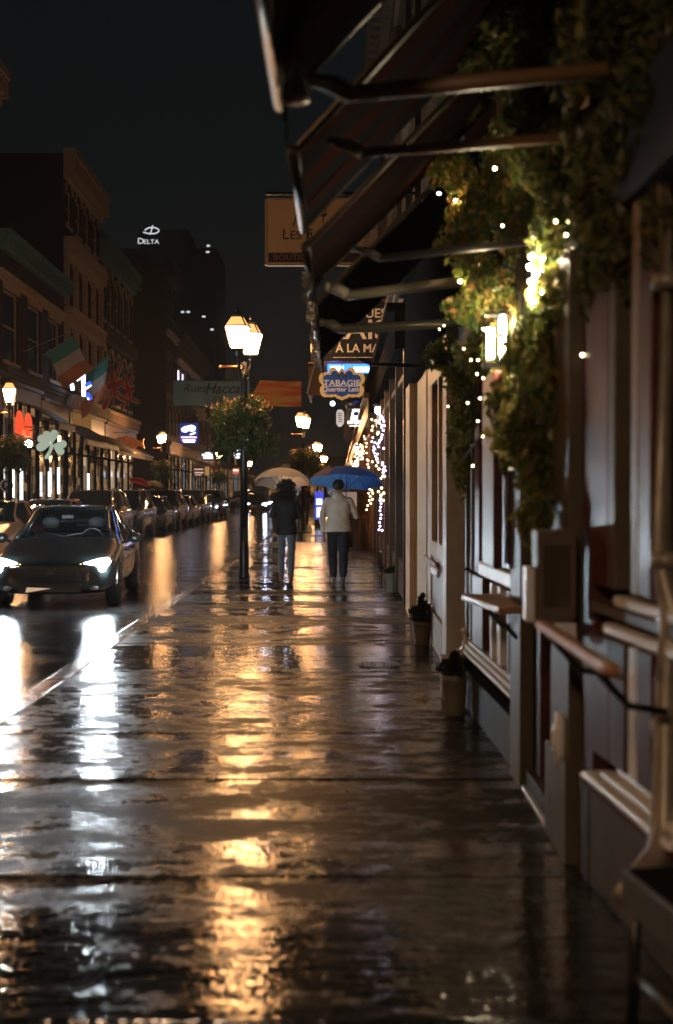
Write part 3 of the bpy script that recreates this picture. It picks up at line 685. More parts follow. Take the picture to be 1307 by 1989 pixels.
# FAIT A LA MAIN board
c = P(688, 645, 26); k = 26/F
sB = empty("shop_sign", tuple(c), 0, "wide black hanging board with pale hand-made lettering, above the blue scalloped sign", "sign")
MB().box(-84*k, 84*k, -.03, .03, -56*k, 56*k).build("board", mat("black sign face", (.006,.007,.009), .7, spec=.15), sB)
pale = mat("pale sign lettering", (.42,.38,.30), .6)
MB().text("BAGUES", .235, FACE_CAM(.16,-.034,.325), font_bold=.003).text("FRAIS", .50, FACE_CAM(-.08,-.034,.02), sx=1.15, font_bold=.006).text("FAIT À LA MAIN", .215, FACE_CAM(-.07,-.034,-.31), sx=.97, font_bold=.003).build("lettering", pale, sB)
MB().box(-.38,.5,-.036,-.031,-.475,-.465).build("rule_line", pale, sB)
MB().tube([(-.84,0,-56*k-.04),(.6,0,-56*k-.04)], .02, 6).tube([(-.7,0,56*k+.05),(.75,0,56*k+.05)], .02, 6).build("bracket", mat("bronze arm", (.2,.1,.05)), sB)
# TABAGIE scalloped sign
c = P(664, 748, 37); k = 37/F
sC = empty("shop_sign", tuple(c), 0, "blue scalloped sign with golden border hanging above the blue umbrella", "sign")
half = [(0,-30),(6,-27),(10,-26),(14,-22),(20,-24),(27,-23),(34,-24),(40,-20),(43,-12),(42,-4),(38,0),(43,5),(45,12),(43,20),(38,24),(31,25),(26,24),(25,30),(20,34),(14,34),(10,30),(6,26),(3,31),(0,33)]
half = [(x*1.0, z) for x, z in half]
poly = [(x*k, z*k) for x, z in half] + [(-x*k, z*k) for x, z in half[-2:0:-1]]
cx_in = lambda p, s: (p[0]*s[0], p[1]*s[1]+.0)
MB().prism(poly, -.04, .04, 'y').build("border", mat("golden border", (.75,.38,.10), .45, emis=(.95,.48,.14), es=.45), sC, bevel=.01)
MB().prism([(x*.83, z*.80) for x, z in poly], -.055, -.045, 'y').build("face", mat("deep blue face", (.02,.06,.15), .4, emis=(.012,.05,.14), es=.6), sC)
MB().text("TABAGIE", .215, FACE_CAM(.0,-.06,.04), sx=1.12, font_bold=.004).text("Quartier Latin", .165, FACE_CAM(.0,-.06,-.12), sx=1.06, font_bold=.004).box(-.42,.42,-.062,-.057,-.045,-.03).build("lettering", mat("pale gold lettering", (.7,.5,.36), .5, emis=(.8,.55,.42), es=.45), sC)
fl = MB(); fl.prism([(0,.14),(.03,.24),(0,.34),(-.03,.24)],-.062,-.057,'y')
for s in (-1,1): fl.prism([(s*.02,.16),(s*.09,.25),(s*.12,.3),(s*.15,.27),(s*.10,.19)],-.062,-.057,'y')
fl.build("emblem", mat("soft gold emblem", (.55,.42,.32), .5), sC)
MB().tube([(0,0,33*k),(0,0,33*k+.12),(1.0,0,33*k+.12)], .02, 6).build("bracket", black, sC)
# blue-white lit box sign behind it
c = P(680, 716, 44); k = 44/F
sD = empty("light_box_sign", tuple(c), 0, "blue and white light box peeking out above the scalloped sign", "sign")
MB().box(-44*k, 44*k, -.08, .08, -9*k, 9*k).build("box", mat("blue box", (.02,.03,.1), .4, emis=(.015,.09,.65), es=7.0), sD)
MB().text("TABAC", .30, FACE_CAM(-.33,-.09,-.01), sx=1.1, font_bold=.02).box(.12,.62,-.095,-.085,-.10,.08).build("lit_letters", emat("cold box light", (.55,.78,1.0), 3.0), sD) if False else MB().box(-.62,-.2,-.095,-.085,-.10,.07).box(.1,.64,-.095,-.085,-.12,.04).build("lit_strip", emat("cold box light", (.55,.78,1.0), 3.5), sD)
MB().tube([(44*k,0,0),(1.5,0,0)], .03, 6).build("bracket", black, sD)
# tan awning behind the scalloped sign
rr = empty("shop_awning", (-.88, 42, 0), 0, "tan awning sticking out over the pavement behind the blue scalloped sign", "awning")
MB().prism([(0,4.45),(0,4.40),(.25,5.35),(2.2,5.9),(2.2,5.95),(.22,5.40)], 0, 4.0, 'y').build("fabric", mat("tan awning cloth", (.32,.20,.10), .6), rr)
MB().box(-.002,.35,-.02,.0,4.35,5.2).build("valance", mat("tan awning cloth"  , (.3,.2,.1)), rr)
MB().tube([(0,0,4.4),(0,4,4.4)], .03, 6).tube([(-.04,-.02,4.4),(.22,-.02,5.42)], .025, 6).build("frame", white, rr)
# white octagonal sign
c = P(660, 812, 48); k = 48/F
sE = empty("small_sign", tuple(c), 0, "tall white eight-sided sign below the blue scalloped sign", "sign")
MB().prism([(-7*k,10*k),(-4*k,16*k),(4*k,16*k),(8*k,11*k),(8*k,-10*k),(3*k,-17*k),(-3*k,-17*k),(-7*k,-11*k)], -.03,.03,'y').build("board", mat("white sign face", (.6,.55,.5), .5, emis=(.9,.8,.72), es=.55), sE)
lt = MB()
for q in range(5): lt.box(-5*k+.01*q, 5*k-.012*(q % 3), -.034,-.031, (8-4*q)*k, (9.6-4*q)*k)
lt.build("lettering", mat("faint brown print", (.35,.22,.18), .6), sE)
MB().tube([(0,0,16*k),(0,0,22*k),(1.2,0,22*k)], .015, 5).build("bracket", black, sE)
# lit drum lamp sign
c = P(692, 810, 46); k = 46/F
sF = empty("drum_light_sign", tuple(c), 0, "bright white drum-shaped sign with a small blue cap under the scalloped sign", "sign")
M_drum = emat("drum light", (.85,.88,1.0), 7.0)
MB().lathe([(14*k*.5,14*k),(16*k*.6,2*k),(20*k*.62,-10*k)], n=18).build("shade", M_drum, sF, True)
MB().lathe([(17*k,14*k),(20*k,16*k),(22*k,30*k),(15*k,36*k)], n=18).build("hood", mat("grey steel hood", (.2,.2,.2), .3, metal=.8), sF, True)
MB().prism([(-7*k,3*k),(-6*k,8*k),(0,10*k),(6*k,8*k),(7*k,3*k),(0,1*k)], -.3,-.24,'y').build("blue_cap", mat("royal blue", (.01,.03,.2), .4, emis=(.01,.03,.2), es=.5), sF)
lt = MB()
for x in (-17,-11,-5,1,7,13): lt.box((x)*k,(x+3.4)*k,-.34,-.3,-14*k,-9*k)
for x in range(-13,15,4): lt.box(x*k,(x+2.4)*k,-.34,-.3,-19*k,-17*k)
lt.build("lit_letters", emat("warm white letters", (1.0,.85,.8), 4.0), sF)
MB().tube([(0,0,36*k),(0,0,40*k),(1.1,0,40*k)], .02, 6).build("bracket", black, sF)
# small white lamp disc left of it
sG = empty("hanging_lamp", tuple(P(646,784,50)), 0, "small tilted white disc lamp left under the scalloped sign", "lamp")
MB().prism(disc(0,0,.09,1.0), -.03,.03,'y').build("disc", emat("disc light", (.85,.9,1.0), 4.0), sG); MB().tube([(0,0,.08),(0,0,.3),(1.5,0,.3)], .012, 5).build("bracket", black, sG)
# globe lamp on the right wall
gl = empty("globe_lamp", tuple(P(735,797,31)), 0, "glaring white globe lamp on the right wall above the violet fairy lights", "lamp")
MB().sphere((0,0,0), .085, 14, 10).build("globe", emat("globe light", (.93,.88,1.0), 55), gl, True)
MB().tube([(0,.0,.08),(0,.02,.2),(.2,.05,.22)], .014, 6).lathe([(.05,.07),(.05,.1),(.01,.12)], n=10).build("bracket", black, gl, True)
mr = empty("round_mirror_lamp", tuple(P(745,770,29)), 0, "round dull copper shade on the wall just above the white globe lamp", "lamp")
MB().prism(disc(0,0,.085), -.02,.02,'y').build("disc", mat("dull copper", (.4,.25,.18), .4, metal=.3), mr); MB().tube([(.0,.02,.06),(.05,.04,.14),(.16,.05,.1)], .018, 6).build("hood", black, mr, True)
# ================================================================ CARS
M_tyre = mat("tyre rubber", (.012,.012,.012), .55); M_rim = mat("alloy rim", (.35,.35,.36), .25, metal=.9)
M_carglass = glass("car glass", (.30,.33,.34), .02)
M_pglass = mat("parked car glass", (.01,.012,.014), .04, spec=1.0)
M_seat = mat("dark car seat", (.02,.02,.022), .8)
def paint(name, c, rough=.22):
    m = mat(name, c, rough, metal=.1, coat=1.0)
    if not m.get('drops'):
        m['drops'] = 1; t = m.node_tree; b = t.nodes["Principled BSDF"]
        tc = t.nodes.new("ShaderNodeTexCoord"); v = t.nodes.new("ShaderNodeTexVoronoi"); v.inputs['Scale'].default_value = 70
        r = t.nodes.new("ShaderNodeMapRange"); r.inputs[1].default_value = .12; r.inputs[2].default_value = .0
        bp = t.nodes.new("ShaderNodeBump"); bp.inputs['Strength'].default_value = .6; bp.inputs['Distance'].default_value = .004
        t.links.new(tc.outputs['Object'], v.inputs[0]); t.links.new(v.outputs['Distance'], r.inputs[0]); t.links.new(r.outputs[0], bp.inputs['Height'])
        t.links.new(bp.outputs[0], b.inputs['Coat Normal']); t.links.new(bp.outputs[0], b.inputs['Normal'])
    return m
# y, halfwidth, z bottom, z shoulder, z top, half width at top edge, glass(1=screen 2=side)
SED = [(0,.60,.34,.58,.62,.50,0),(.05,.72,.24,.62,.67,.58,0),(.20,.82,.19,.66,.73,.64,0),(.55,.865,.18,.72,.81,.66,0),(1.0,.875,.18,.80,.91,.68,0),(1.28,.88,.18,.86,.97,.69,0),
       (1.62,.88,.18,.88,1.17,.63,1),(2.0,.88,.18,.89,1.37,.575,1),(2.2,.88,.18,.89,1.42,.565,2),(2.75,.88,.18,.90,1.455,.57,2),(3.3,.88,.18,.91,1.41,.56,2),(3.62,.875,.18,.93,1.28,.57,1),(3.95,.87,.2,.95,1.10,.63,1),(4.2,.86,.22,.95,1.04,.66,0),(4.45,.83,.26,.93,1.01,.64,0),(4.55,.76,.34,.88,.95,.58,0)]
def scale_car(tab, L, Hh, Wd, boxy=False):
    out = []
    for (y, w_, zb, zs, zt, wt, g) in tab:
        out.append((y*L, w_*Wd, zb*Hh, zs*Hh, zt*Hh, wt*Wd, g))
    return out
SUVT = [(0,.66,.40,.78,.82,.56,0),(.05,.80,.30,.84,.90,.64,0),(.2,.88,.26,.92,1.0,.70,0),(.6,.92,.25,.96,1.06,.72,0),(1.05,.93,.25,1.0,1.12,.73,0),(1.2,.93,.25,1.02,1.16,.74,0),
        (1.5,.93,.25,1.03,1.42,.70,1),(1.8,.93,.25,1.04,1.62,.66,1),(2.0,.93,.25,1.04,1.67,.66,2),(2.8,.93,.25,1.05,1.70,.67,2),(3.7,.93,.25,1.06,1.67,.66,2),(4.3,.92,.26,1.07,1.60,.66,2),(4.5,.91,.3,1.05,1.32,.74,1),(4.62,.88,.34,.98,1.05,.74,0),(4.66,.80,.42,.9,.95,.64,0)]
def make_car(name, tab, pm, wheels, gm, detail=True, wr=.32, suv=False, lights=False):
    root = empty(name)
    bm = bmesh.new(); rings = []
    for (y, w_, zb, zs, zt, wt, g) in tab:
        zm = zb + (zs-zb)*.45
        half = [(0, zb), (w_*.80, zb), (w_*.965, zb+.10), (w_, zm), (w_*.985, zs-.06), (w_*.955, zs), (wt+(.03 if g else .06), zt-.055 if g else zt-.035), (wt*.82, zt-.012), (0, zt)]
        pts = half + [(-x, z) for x, z in half[-2:0:-1]]
        rings.append([bm.verts.new((x, y, z)) for x, z in pts])
    n = len(rings[0])
    for i in range(len(rings)-1):
        g0, g1 = tab[i][6], tab[i+1][6]
        for k in range(n):
            f = bm.faces.new((rings[i][k], rings[i][(k+1) % n], rings[i+1][(k+1) % n], rings[i+1][k])); f.smooth = True
            kk = min(k, n-1-k); cab = (g0 > 0 or g1 > 0)
            if cab and kk == 5 and (g0 > 0 and g1 > 0): f.material_index = 1
            if kk >= 6 and ((g1 == 1) or (g0 == 1)) and not (g0 == 2 and g1 == 2): f.material_index = 1
    bm.faces.new(rings[0]); bm.faces.new(rings[-1][::-1])
    cr = bm.edges.layers.float.get('crease_edge') or bm.edges.layers.float.new('crease_edge')
    for e in bm.edges:
        if len({f.material_index for f in e.link_faces}) > 1: e[cr] = .75
    bmesh.ops.recalc_face_normals(bm, faces=bm.faces)
    me = bpy.data.meshes.new(name); bm.to_mesh(me); bm.free()
    o = bpy.data.objects.new("tmp", me); COL.objects.link(o); me.materials.append(pm); me.materials.append(gm)
    s = o.modifiers.new("s", 'SUBSURF'); s.levels = s.render_levels = 2
    dg = bpy.context.evaluated_depsgraph_get(); ev = bpy.data.meshes.new_from_object(o.evaluated_get(dg)); bpy.data.objects.remove(o)
    bm = bmesh.new(); bm.from_mesh(ev)
    for idx, nm, mm in ((0, "body", pm), (1, "window_glass", gm)):
        b2 = bm.copy(); bmesh.ops.delete(b2, geom=[f for f in b2.faces if f.material_index != idx], context='FACES')
        for f in b2.faces: f.material_index = 0; f.smooth = True
        m2 = bpy.data.meshes.new(nm); b2.to_mesh(m2); b2.free(); m2.materials.append(mm)
        q = bpy.data.objects.new(nm, m2); COL.objects.link(q); q.parent = root
    bm.free()
    # pillars and roof rails in body colour
    p = MB()
    gi = [r for r in tab if r[6]]
    for s_ in (-1, 1):
        front = [r for r in tab if r[6] == 1 and r[0] < 2.1]; cowl = [r for r in tab if r[6] == 0 and r[0] < 2][-1]
        pts = [(s_*(cowl[5]+.03), cowl[0]+.05, cowl[4]-.02)] + [(s_*(r[5]-.01), r[0], r[4]-.045) for r in front] + [(s_*(r[5]-.02), r[0], r[4]-.035) for r in tab if r[6] == 2]
        rear = [r for r in tab if r[6] == 1 and r[0] > 2.5]; pts += [(s_*(r[5]-.005), r[0], r[4]-.05) for r in rear]
        p.tube(pts, .028, 6)
        for r in [r for r in tab if r[6] == 2][1:-1]:
            p.tube([(s_*r[1]*.95, r[0], r[3]), (s_*(r[5]+.02), r[0]+.05, r[4]-.06)], .026, 6)
    p.build("pillars", pm if not detail else pm, root, True)
    W_ = tab[6][1]; F0 = tab[0][0]; L_ = tab[-1][0]
    for y in wheels:
        for s_ in (-1, 1):
            a = MB(); x1 = s_*(W_+.004); x0 = s_*(W_-.25)
            a.prism([(y+(wr+.055)*math.cos(t*math.pi/14), wr+(wr+.055)*math.sin(t*math.pi/14)) for t in range(15)], min(x0,x1), max(x0,x1), 'x')
            a.build("wheel_arch", black, root)
            M = Matrix.Translation((s_*(W_-.09), y, wr)) @ Matrix.Rotation(R(90)*s_, 4, 'Y')
            t = MB(); t.lathe([(wr*.62,-.10),(wr*.93,-.10),(wr,-.06),(wr,.06),(wr*.93,.10),(wr*.62,.10)], n=26); t.v = [tuple(M @ Vector(v)) for v in t.v]
            to = t.build("wheel", M_tyre, root, True)
            t = MB(); t.lathe([(wr*.64,.0),(wr*.64,.104),(wr*.58,.108),(wr*.52,.08)], n=26)
            for sp_ in range(7):
                a_ = sp_*2*math.pi/7; t.bar((.03*math.cos(a_), .03*math.sin(a_), .10), (wr*.6*math.cos(a_), wr*.6*math.sin(a_), .104), .05, .02)
            t.v = [tuple(M @ Vector(v)) for v in t.v]; t.build("rim", M_rim, to)
    z0 = tab[2][2]; zh = tab[2][3]
    # lights, grille, bumper, mirrors, handles, plate
    for s_ in (-1, 1):
        h = MB(); w_ = tab[2][1]
        h.prism([(s_*w_*.50, zh-.10), (s_*w_*.53, zh-.02), (s_*w_*.78, zh+.035), (s_*w_*.95, zh+.055), (s_*w_*.985, zh-.0), (s_*w_*.90, zh-.13)], .045, .30, 'y')
        h.build("headlight", lights or mat("unlit headlight", (.30,.30,.30), .06, spec=1.0), root, bevel=.012)
        m = MB(); yb = [r for r in tab if r[6] == 1][0]
        m.sphere((s_*(yb[1]+.13), yb[0]+.12, yb[3]+.07), .11, 12, 8, (1,.55,.72)).tube([(s_*(yb[1]-.05), yb[0]+.1, yb[3]+.0), (s_*(yb[1]+.08), yb[0]+.12, yb[3]+.05)], .025, 6)
        m.build("side_mirror", pm, root, True)
        t = MB(); wr_ = tab[-3][1]; zr = tab[-3][3]
        t.box(s_*wr_*.62 if s_ > 0 else -wr_*.985, s_*wr_*.985 if s_ > 0 else -wr_*.62, L_-.17, L_-.06, zr-.15, zr-.02).build("tail_light", mat("tail lens", (.25,.01,.01), .1, spec=1), root, bevel=.02)
        for yy in (wheels[0]+1.0, wheels[0]+1.9):
            zz = tab[8][3]-.14; MB().box(min(s_*(W_-.02), s_*(W_+.022)), max(s_*(W_-.02), s_*(W_+.022)), yy, yy+.16, zz, zz+.03).build("door_handle", pm, root, bevel=.008)
    g = MB(); w_ = tab[1][1]
    for q in range(4): g.box(-w_*.52, w_*.52, -.006, .10, zh-.18+q*.035, zh-.16+q*.035)
    g.build("grille", black, root)
    g = MB(); g.box(-w_*.60, w_*.60, -.012, .10, z0+.05, z0+.17).build("air_intake", black, root, bevel=.01)
    g = MB(); g.box(-.26,.26,L_-.03,L_+.012,tab[-2][3]-.3,tab[-2][3]-.16).build("licence_plate", mat("licence plate", (.5,.5,.48), .5), root)
    if suv:
        for s_ in (-1, 1):
            r_ = [r for r in tab if r[6] == 2]
            MB().tube([(s_*.58, r_[0][0]+.1, r_[0][4]-.01), (s_*.60, r_[0][0]+.3, r_[0][4]+.05), (s_*.60, r_[-1][0]-.3, r_[-1][4]+.05), (s_*.58, r_[-1][0]-.1, r_[-1][4]-.02)], .02, 6).build("roof_rail", mat("rail chrome", (.5,.48,.45), .2, metal=1), root, True)
    return root
P_dk = paint("charcoal car paint", (.010,.014,.015), .28); P_be = paint("beige car paint", (.62,.50,.37)); P_re = paint("red car paint", (.25,.02,.015))
P_si = paint("silver car paint", (.42,.39,.36)); P_bk = paint("black car paint", (.01,.01,.011)); P_gr = paint("grey car paint", (.10,.10,.105))
HL = emat("headlight beam glow", (.82,.94,1.0), 800.0)
near = make_car("driving_car", SED, P_dk, (.88, 3.52), M_carglass, lights=HL)
near.location = (-4.02, 19.8, -.12); near.rotation_euler.z = R(2.6)
tag(near, "dark wet saloon car driving toward the viewer with both headlights glaring", "car")
for s_ in (-1, 1):
    MB().prism([(s_*.345, .555), (s_*.36, .625), (s_*.43, .64), (s_*.43, .55)], .03, .2, 'y').build("turn_signal", emat("amber signal", (1.0,.35,.06), 22), near, bevel=.01)
# chrome badge and strip, interior
b = MB(); b.tube([(.085*math.cos(a*.35), .005, .555+.05*math.sin(a*.35)) for a in range(19)], .011, 6); b.tube([(-.05,.0,.58),(0,.0,.52),(.05,.0,.58)], .009, 5)
b.build("badge", mat("chrome", (.6,.58,.55), .12, metal=1), near, True)
MB().tube([(-.55,.02,.60),(-.3,-.002,.585),(-.1,-.006,.58)], .007, 5).build("chrome_strip", MATS["chrome"], near, True)
for x in (-.36,.36):
    s = MB().box(x-.24,x+.24,2.35,2.5,.45,1.02).box(x-.23,x+.23,1.95,2.45,.35,.5).build("seat", M_seat, near, bevel=.04)
    MB().sphere((x,2.42,1.16), .14, 14, 10, (1,.5,.75)).build("headrest", M_seat, s, True)
MB().box(-.6,.6,3.3,3.42,.5,.95).build("rear_seat", M_seat, near, bevel=.05)
MB().box(-.62,.62,1.42,1.66,.7,.92).build("dashboard", M_seat, near, bevel=.05)
MB().tube([(.36+.17*math.cos(a*.4), 1.75+.05*math.sin(a*.4), .93+.16*math.sin(a*.4)) for a in range(17)], .014, 6).build("steering_wheel", black, near, True)
MB().box(-.09,.09,1.72,1.75,1.24,1.30).build("rear_view_mirror", black, near, bevel=.01)
MB().prism([(-.34,.24),(.02,.30),(-.32,.315)], -.03,-.018,'y').build("bumper_glint", mat("painted bumper glint", (.8,.6,.45), .3, emis=(.9,.62,.42), es=.5), near)  # glowing chip painted in for a bright reflection on the bumper
for s_ in (-1, 1): MB().sphere((s_*.60,.05,.30), .05, 10, 8, (1.3,.5,.7)).build("fog_lamp", mat("fog lamp", (.3,.3,.3), .08, spec=1), near, True)
for s_ in (-1,1): MB().tube([(s_*-.05,1.30,.985),(s_*.28,1.40,1.03),(s_*.45,1.5,1.06)], .009, 5).build("wiper", black, near)
sedP = make_car("parked_car", SED, P_be, (.88, 3.52), M_pglass)
suvP = make_car("parked_car", SUVT, P_si, (.92, 3.7), M_pglass, suv=True, wr=.36)
def repaint(root, pm):
    for ch in root.children:
        if ch.data and ch.data.materials and ch.data.materials[0] and ch.data.materials[0].name.endswith("car paint") and ch.data.materials[0] != pm:
            ch.data = ch.data.copy(); ch.data.materials[0] = pm
G_ = "cars parked nose to tail along the left kerb"
park = [(sedP, -7.95, 30.6, P_be, "beige car at the left edge with a bright paper behind its glass"), (sedP, -7.75, 36.0, P_re, "red car, only its roof showing between the beige car and the silver one"),
        (suvP, -7.65, 42.2, P_si, "pale silver tall car behind the roof of the headlit one"), (suvP, -7.75, 48.6, P_bk, "black tall car parked right behind the pale silver one"),
        (sedP, -7.6, 54.6, P_dk, "dark low car, third from the silver one"), (suvP, -7.75, 60.2, P_gr, "long grey car with roof bars in the middle of the parked row"),
        (sedP, -7.75, 66.5, P_si, "silver low car in the farther half of the parked row"), (suvP, -7.8, 72.4, P_bk, "black boxy car in the farther half of the parked row"),
        (sedP, -7.8, 78.6, P_gr, "grey low car near the far end of the parked row"), (suvP, -7.85, 84.6, P_dk, "charcoal boxy car last but one of the parked row"), (suvP, -7.4, 108, P_bk, "large black car standing out into the lane at the far end of the row")]
used = set()
for src, x, y, pm, lb in park:
    o = copy_tree(src) if src.name in used else src
    used.add(src.name)
    if o is not src: pass
    o.location = (x, y, -.12); o.rotation_euler.z = R(random.uniform(-.8,.8)); tag(o, lb, "car", G_); repaint(o, pm)
# paper behind the beige windscreen
q_ = MB().prism([(-.25,1.12),(.28,1.12),(.34,1.26),(.1,1.24),(0,1.3),(-.1,1.24),(-.34,1.26)], 0, .01, 'y')
q_.v = [(x, y+1.60+(z-1.17)*1.85-.045, z) for x, y, z in q_.v]
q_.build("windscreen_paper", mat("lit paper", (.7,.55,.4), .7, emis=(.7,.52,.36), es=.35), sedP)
# far cars with headlights on
BL = emat("cold far headlight", (.62,.72,1.0), 130.0)
farP = make_car("driving_car", SED, P_bk, (.88, 3.52), M_pglass, lights=BL)
for i, (x, y, lb) in enumerate(((-6.05, 104, "oncoming car with cold white headlights just right of the nearest lamp pole"), (-5.2, 121, "second oncoming car, smaller cold headlights left of the cream umbrella"), (-6.3, 150, "tiny oncoming car farthest down the street"))):
    o = farP if i == 0 else copy_tree(farP)
    o.location = (x, y, -.12); tag(o, lb, "car", "oncoming cars far down the street")
# ================================================================ PEOPLE (walking away, facing +Y)
def skin(name, verts, edges, radii, m, parent, levels=2, root_i=0):
    me = bpy.data.meshes.new(name); me.from_pydata([tuple(v) for v in verts], edges, [])
    o = bpy.data.objects.new("tmp", me); COL.objects.link(o)
    sk = o.modifiers.new("s", 'SKIN'); sk.use_smooth_shade = True
    if not me.skin_vertices: me.attributes
    for i, r in enumerate(radii):
        v = me.skin_vertices[0].data[i]; v.radius = r if isinstance(r, tuple) else (r, r); v.use_root = (i == root_i)
    sb = o.modifiers.new("b", 'SUBSURF'); sb.levels = sb.render_levels = levels
    dg = bpy.context.evaluated_depsgraph_get(); e = bpy.data.meshes.new_from_object(o.evaluated_get(dg)); bpy.data.objects.remove(o)
    e.materials.clear(); e.materials.append(m)
    for p in e.polygons: p.use_smooth = True
    q = bpy.data.objects.new(name, e); COL.objects.link(q); q.parent = parent; return q
M_skin = mat("skin", (.38,.20,.14), .55)
def chain(specs):
    """specs: list of (key, parent key, (x,y,z), radius)"""
    idx = {}; v = []; e = []; r = []
    for k, p, c, rad in specs:
        idx[k] = len(v); v.append(c); r.append(rad)
        if p: e.append((idx[p], idx[k]))
    return v, e, r
def hand(specs, key, wrist, pos, d):
    """palm plus five fingers curled round a grip at pos"""
    d = Vector(d).normalized(); side = d.cross(Vector((0,0,1))).normalized() if abs(d.z) < .9 else Vector((0,1,0))
    pos = Vector(pos); specs.append((key+'p', wrist, tuple(pos), (.034,.022)))
    for i in range(4):
        o = side*(.027-.018*i); l = (.030,.036,.033,.026)[i]
        a = pos + d*.035 + o; b = a + d*l + Vector((0,0,-.008)); c = b + d*l*.5 + Vector((0,0,-.028))
        specs += [(f'{key}{i}a', key+'p', tuple(a), .0095), (f'{key}{i}b', f'{key}{i}a', tuple(b), .0085), (f'{key}{i}c', f'{key}{i}b', tuple(c), .007)]
    a = pos + side*.036 + d*.012; b = a + side*.018 + d*.03
    specs += [(f'{key}ta', key+'p', tuple(a), .011), (f'{key}tb', f'{key}ta', tuple(b), .0085)]
def person(name, label, loc, H, coat, legs, shoes, hairm, hair, armR, armL, hip=.15, shoulder=.19, step=.10, coat_len=.80, coatw=1.0, legr=1.0, bag=None, hood=False, rz=0):
    root = empty(name, (*loc, 0), rz, label, "person"); k = H/1.70
    S = lambda x, y, z: (x*k, y*k, z*k)
    pel = (0,0,.94); sp = []
    L = dict(hipL=(-.085,0,.90), kneeL=(-.095,step*.9,.50), ankL=(-.085,step*.35,.10), hipR=(.085,0,.90), kneeR=(.085,.01,.49), ankR=(.075,-step*1.3,.13))
    body = [('pel',None,S(*pel),(.12*k,.08*k)), ('spine','pel',S(0,.0,1.12),(.11*k,.07*k)), ('chest','spine',S(0,.0,1.30),(.12*k,.075*k)), ('nb','chest',S(0,.0,1.44),(.07*k,.06*k)),
            ('neck','nb',S(0,.012,1.50),(.052*k,.052*k)), ('h1','neck',S(0,.022,1.555),(.066*k,.078*k)), ('h2','h1',S(0,.02,1.61),(.074*k,.092*k)), ('h3','h2',S(0,.012,1.665),(.058*k,.072*k)),
            ('nose','h1',S(0,.108,1.575),.011), ('earL','h1',S(-.078,.01,1.58),.013), ('earR','h1',S(.078,.01,1.58),.013)]
    for s_, t in ((-1,'L'),(1,'R')):
        arm = armL if t == 'L' else armR
        body += [('sh'+t,'chest',S(s_*shoulder*.92,0,1.40),.055*k), ('el'+t,'sh'+t,S(*arm[0]),.042*k), ('wr'+t,'el'+t,S(*arm[1]),.027*k)]
        hand(body, 'ha'+t, 'wr'+t, S(*arm[2]), arm[3])
        body += [('hip'+t,'pel',S(*L['hip'+t]),.07*k), ('knee'+t,'hip'+t,S(*L['knee'+t]),.040*k), ('ank'+t,'knee'+t,S(*L['ank'+t]),.030*k), ('foot'+t,'ank'+t,S(L['ank'+t][0],L['ank'+t][1]+.10,max(.03,L['ank'+t][2]-.07)),(.04*k,.028*k)), ('toe'+t,'foot'+t,S(L['ank'+t][0],L['ank'+t][1]+.17,max(.025,L['ank'+t][2]-.085)),(.032*k,.02*k))]
    skin("body", *chain(body), M_skin, root, 2)
    # trousers: lofted legs fused into one skin
    def loft(b, rings, n=20):
        base = len(b.v)
        for (x, y, z, rx, ry) in rings:
            for q in range(n):
                a = 2*math.pi*q/n; b.v.append((k*(x+rx*math.cos(a)), k*(y+ry*math.sin(a)), k*z))
        for i_ in range(len(rings)-1):
            for q in range(n): b.f.append((base+i_*n+q, base+i_*n+(q+1) % n, base+(i_+1)*n+(q+1) % n, base+(i_+1)*n+q)); b.m.append(0)
        b.f.append(tuple(base+q for q in range(n))[::-1]); b.m.append(0); b.f.append(tuple(base+(len(rings)-1)*n+q for q in range(n))); b.m.append(0)
    def limb(b, pts, rs):
        pts = [Vector(p)*k for p in pts]; rs = [r*k for r in rs]; fine = []; fr = []
        for i_ in range(len(pts)-1):
            for q in range(5): t_ = q/5; fine.append(pts[i_].lerp(pts[i_+1], t_)); fr.append(rs[i_]*(1-t_)+rs[i_+1]*t_)
        fine.append(pts[-1]); fr.append(rs[-1]); b.tube(fine, fr, 14)
        for p, r in zip(pts, rs): b.sphere(tuple(p), r*.99, 14, 10)
    def fuse(nm, b, m, vox=.011, fold=.0, smooth=6):
        me = bpy.data.meshes.new(nm); me.from_pydata(b.v, [], b.f); o = bpy.data.objects.new("tmp", me); COL.objects.link(o)
        bm = bmesh.new(); bm.from_mesh(me); bmesh.ops.recalc_face_normals(bm, faces=bm.faces); bm.to_mesh(me); bm.free()
        r_ = o.modifiers.new("r", 'REMESH'); r_.mode = 'VOXEL'; r_.voxel_size = vox; s_m = o.modifiers.new("s", 'SMOOTH'); s_m.iterations = smooth; s_m.factor = .6
        dg = bpy.context.evaluated_depsgraph_get(); e = bpy.data.meshes.new_from_object(o.evaluated_get(dg)); bpy.data.objects.remove(o)
        if fold:
            for v in e.vertices:
                x, y, z = v.co; f_ = math.sin(z*38+x*14+3*math.sin(x*9+y*11)) * .6 + math.sin(z*21-x*33+2*math.sin(z*13)) * .5
                v.co += v.normal*fold*f_
        e.materials.clear(); e.materials.append(m)
        for p in e.polygons: p.use_smooth = True
        q = bpy.data.objects.new(nm, e); COL.objects.link(q); q.parent = root; return q
    b = MB(); loft(b, [(0,-.005,.82,hip*1.02,.115),(0,-.01,.90,hip*1.08,.125),(0,0,1.0,hip*.95,.105)])
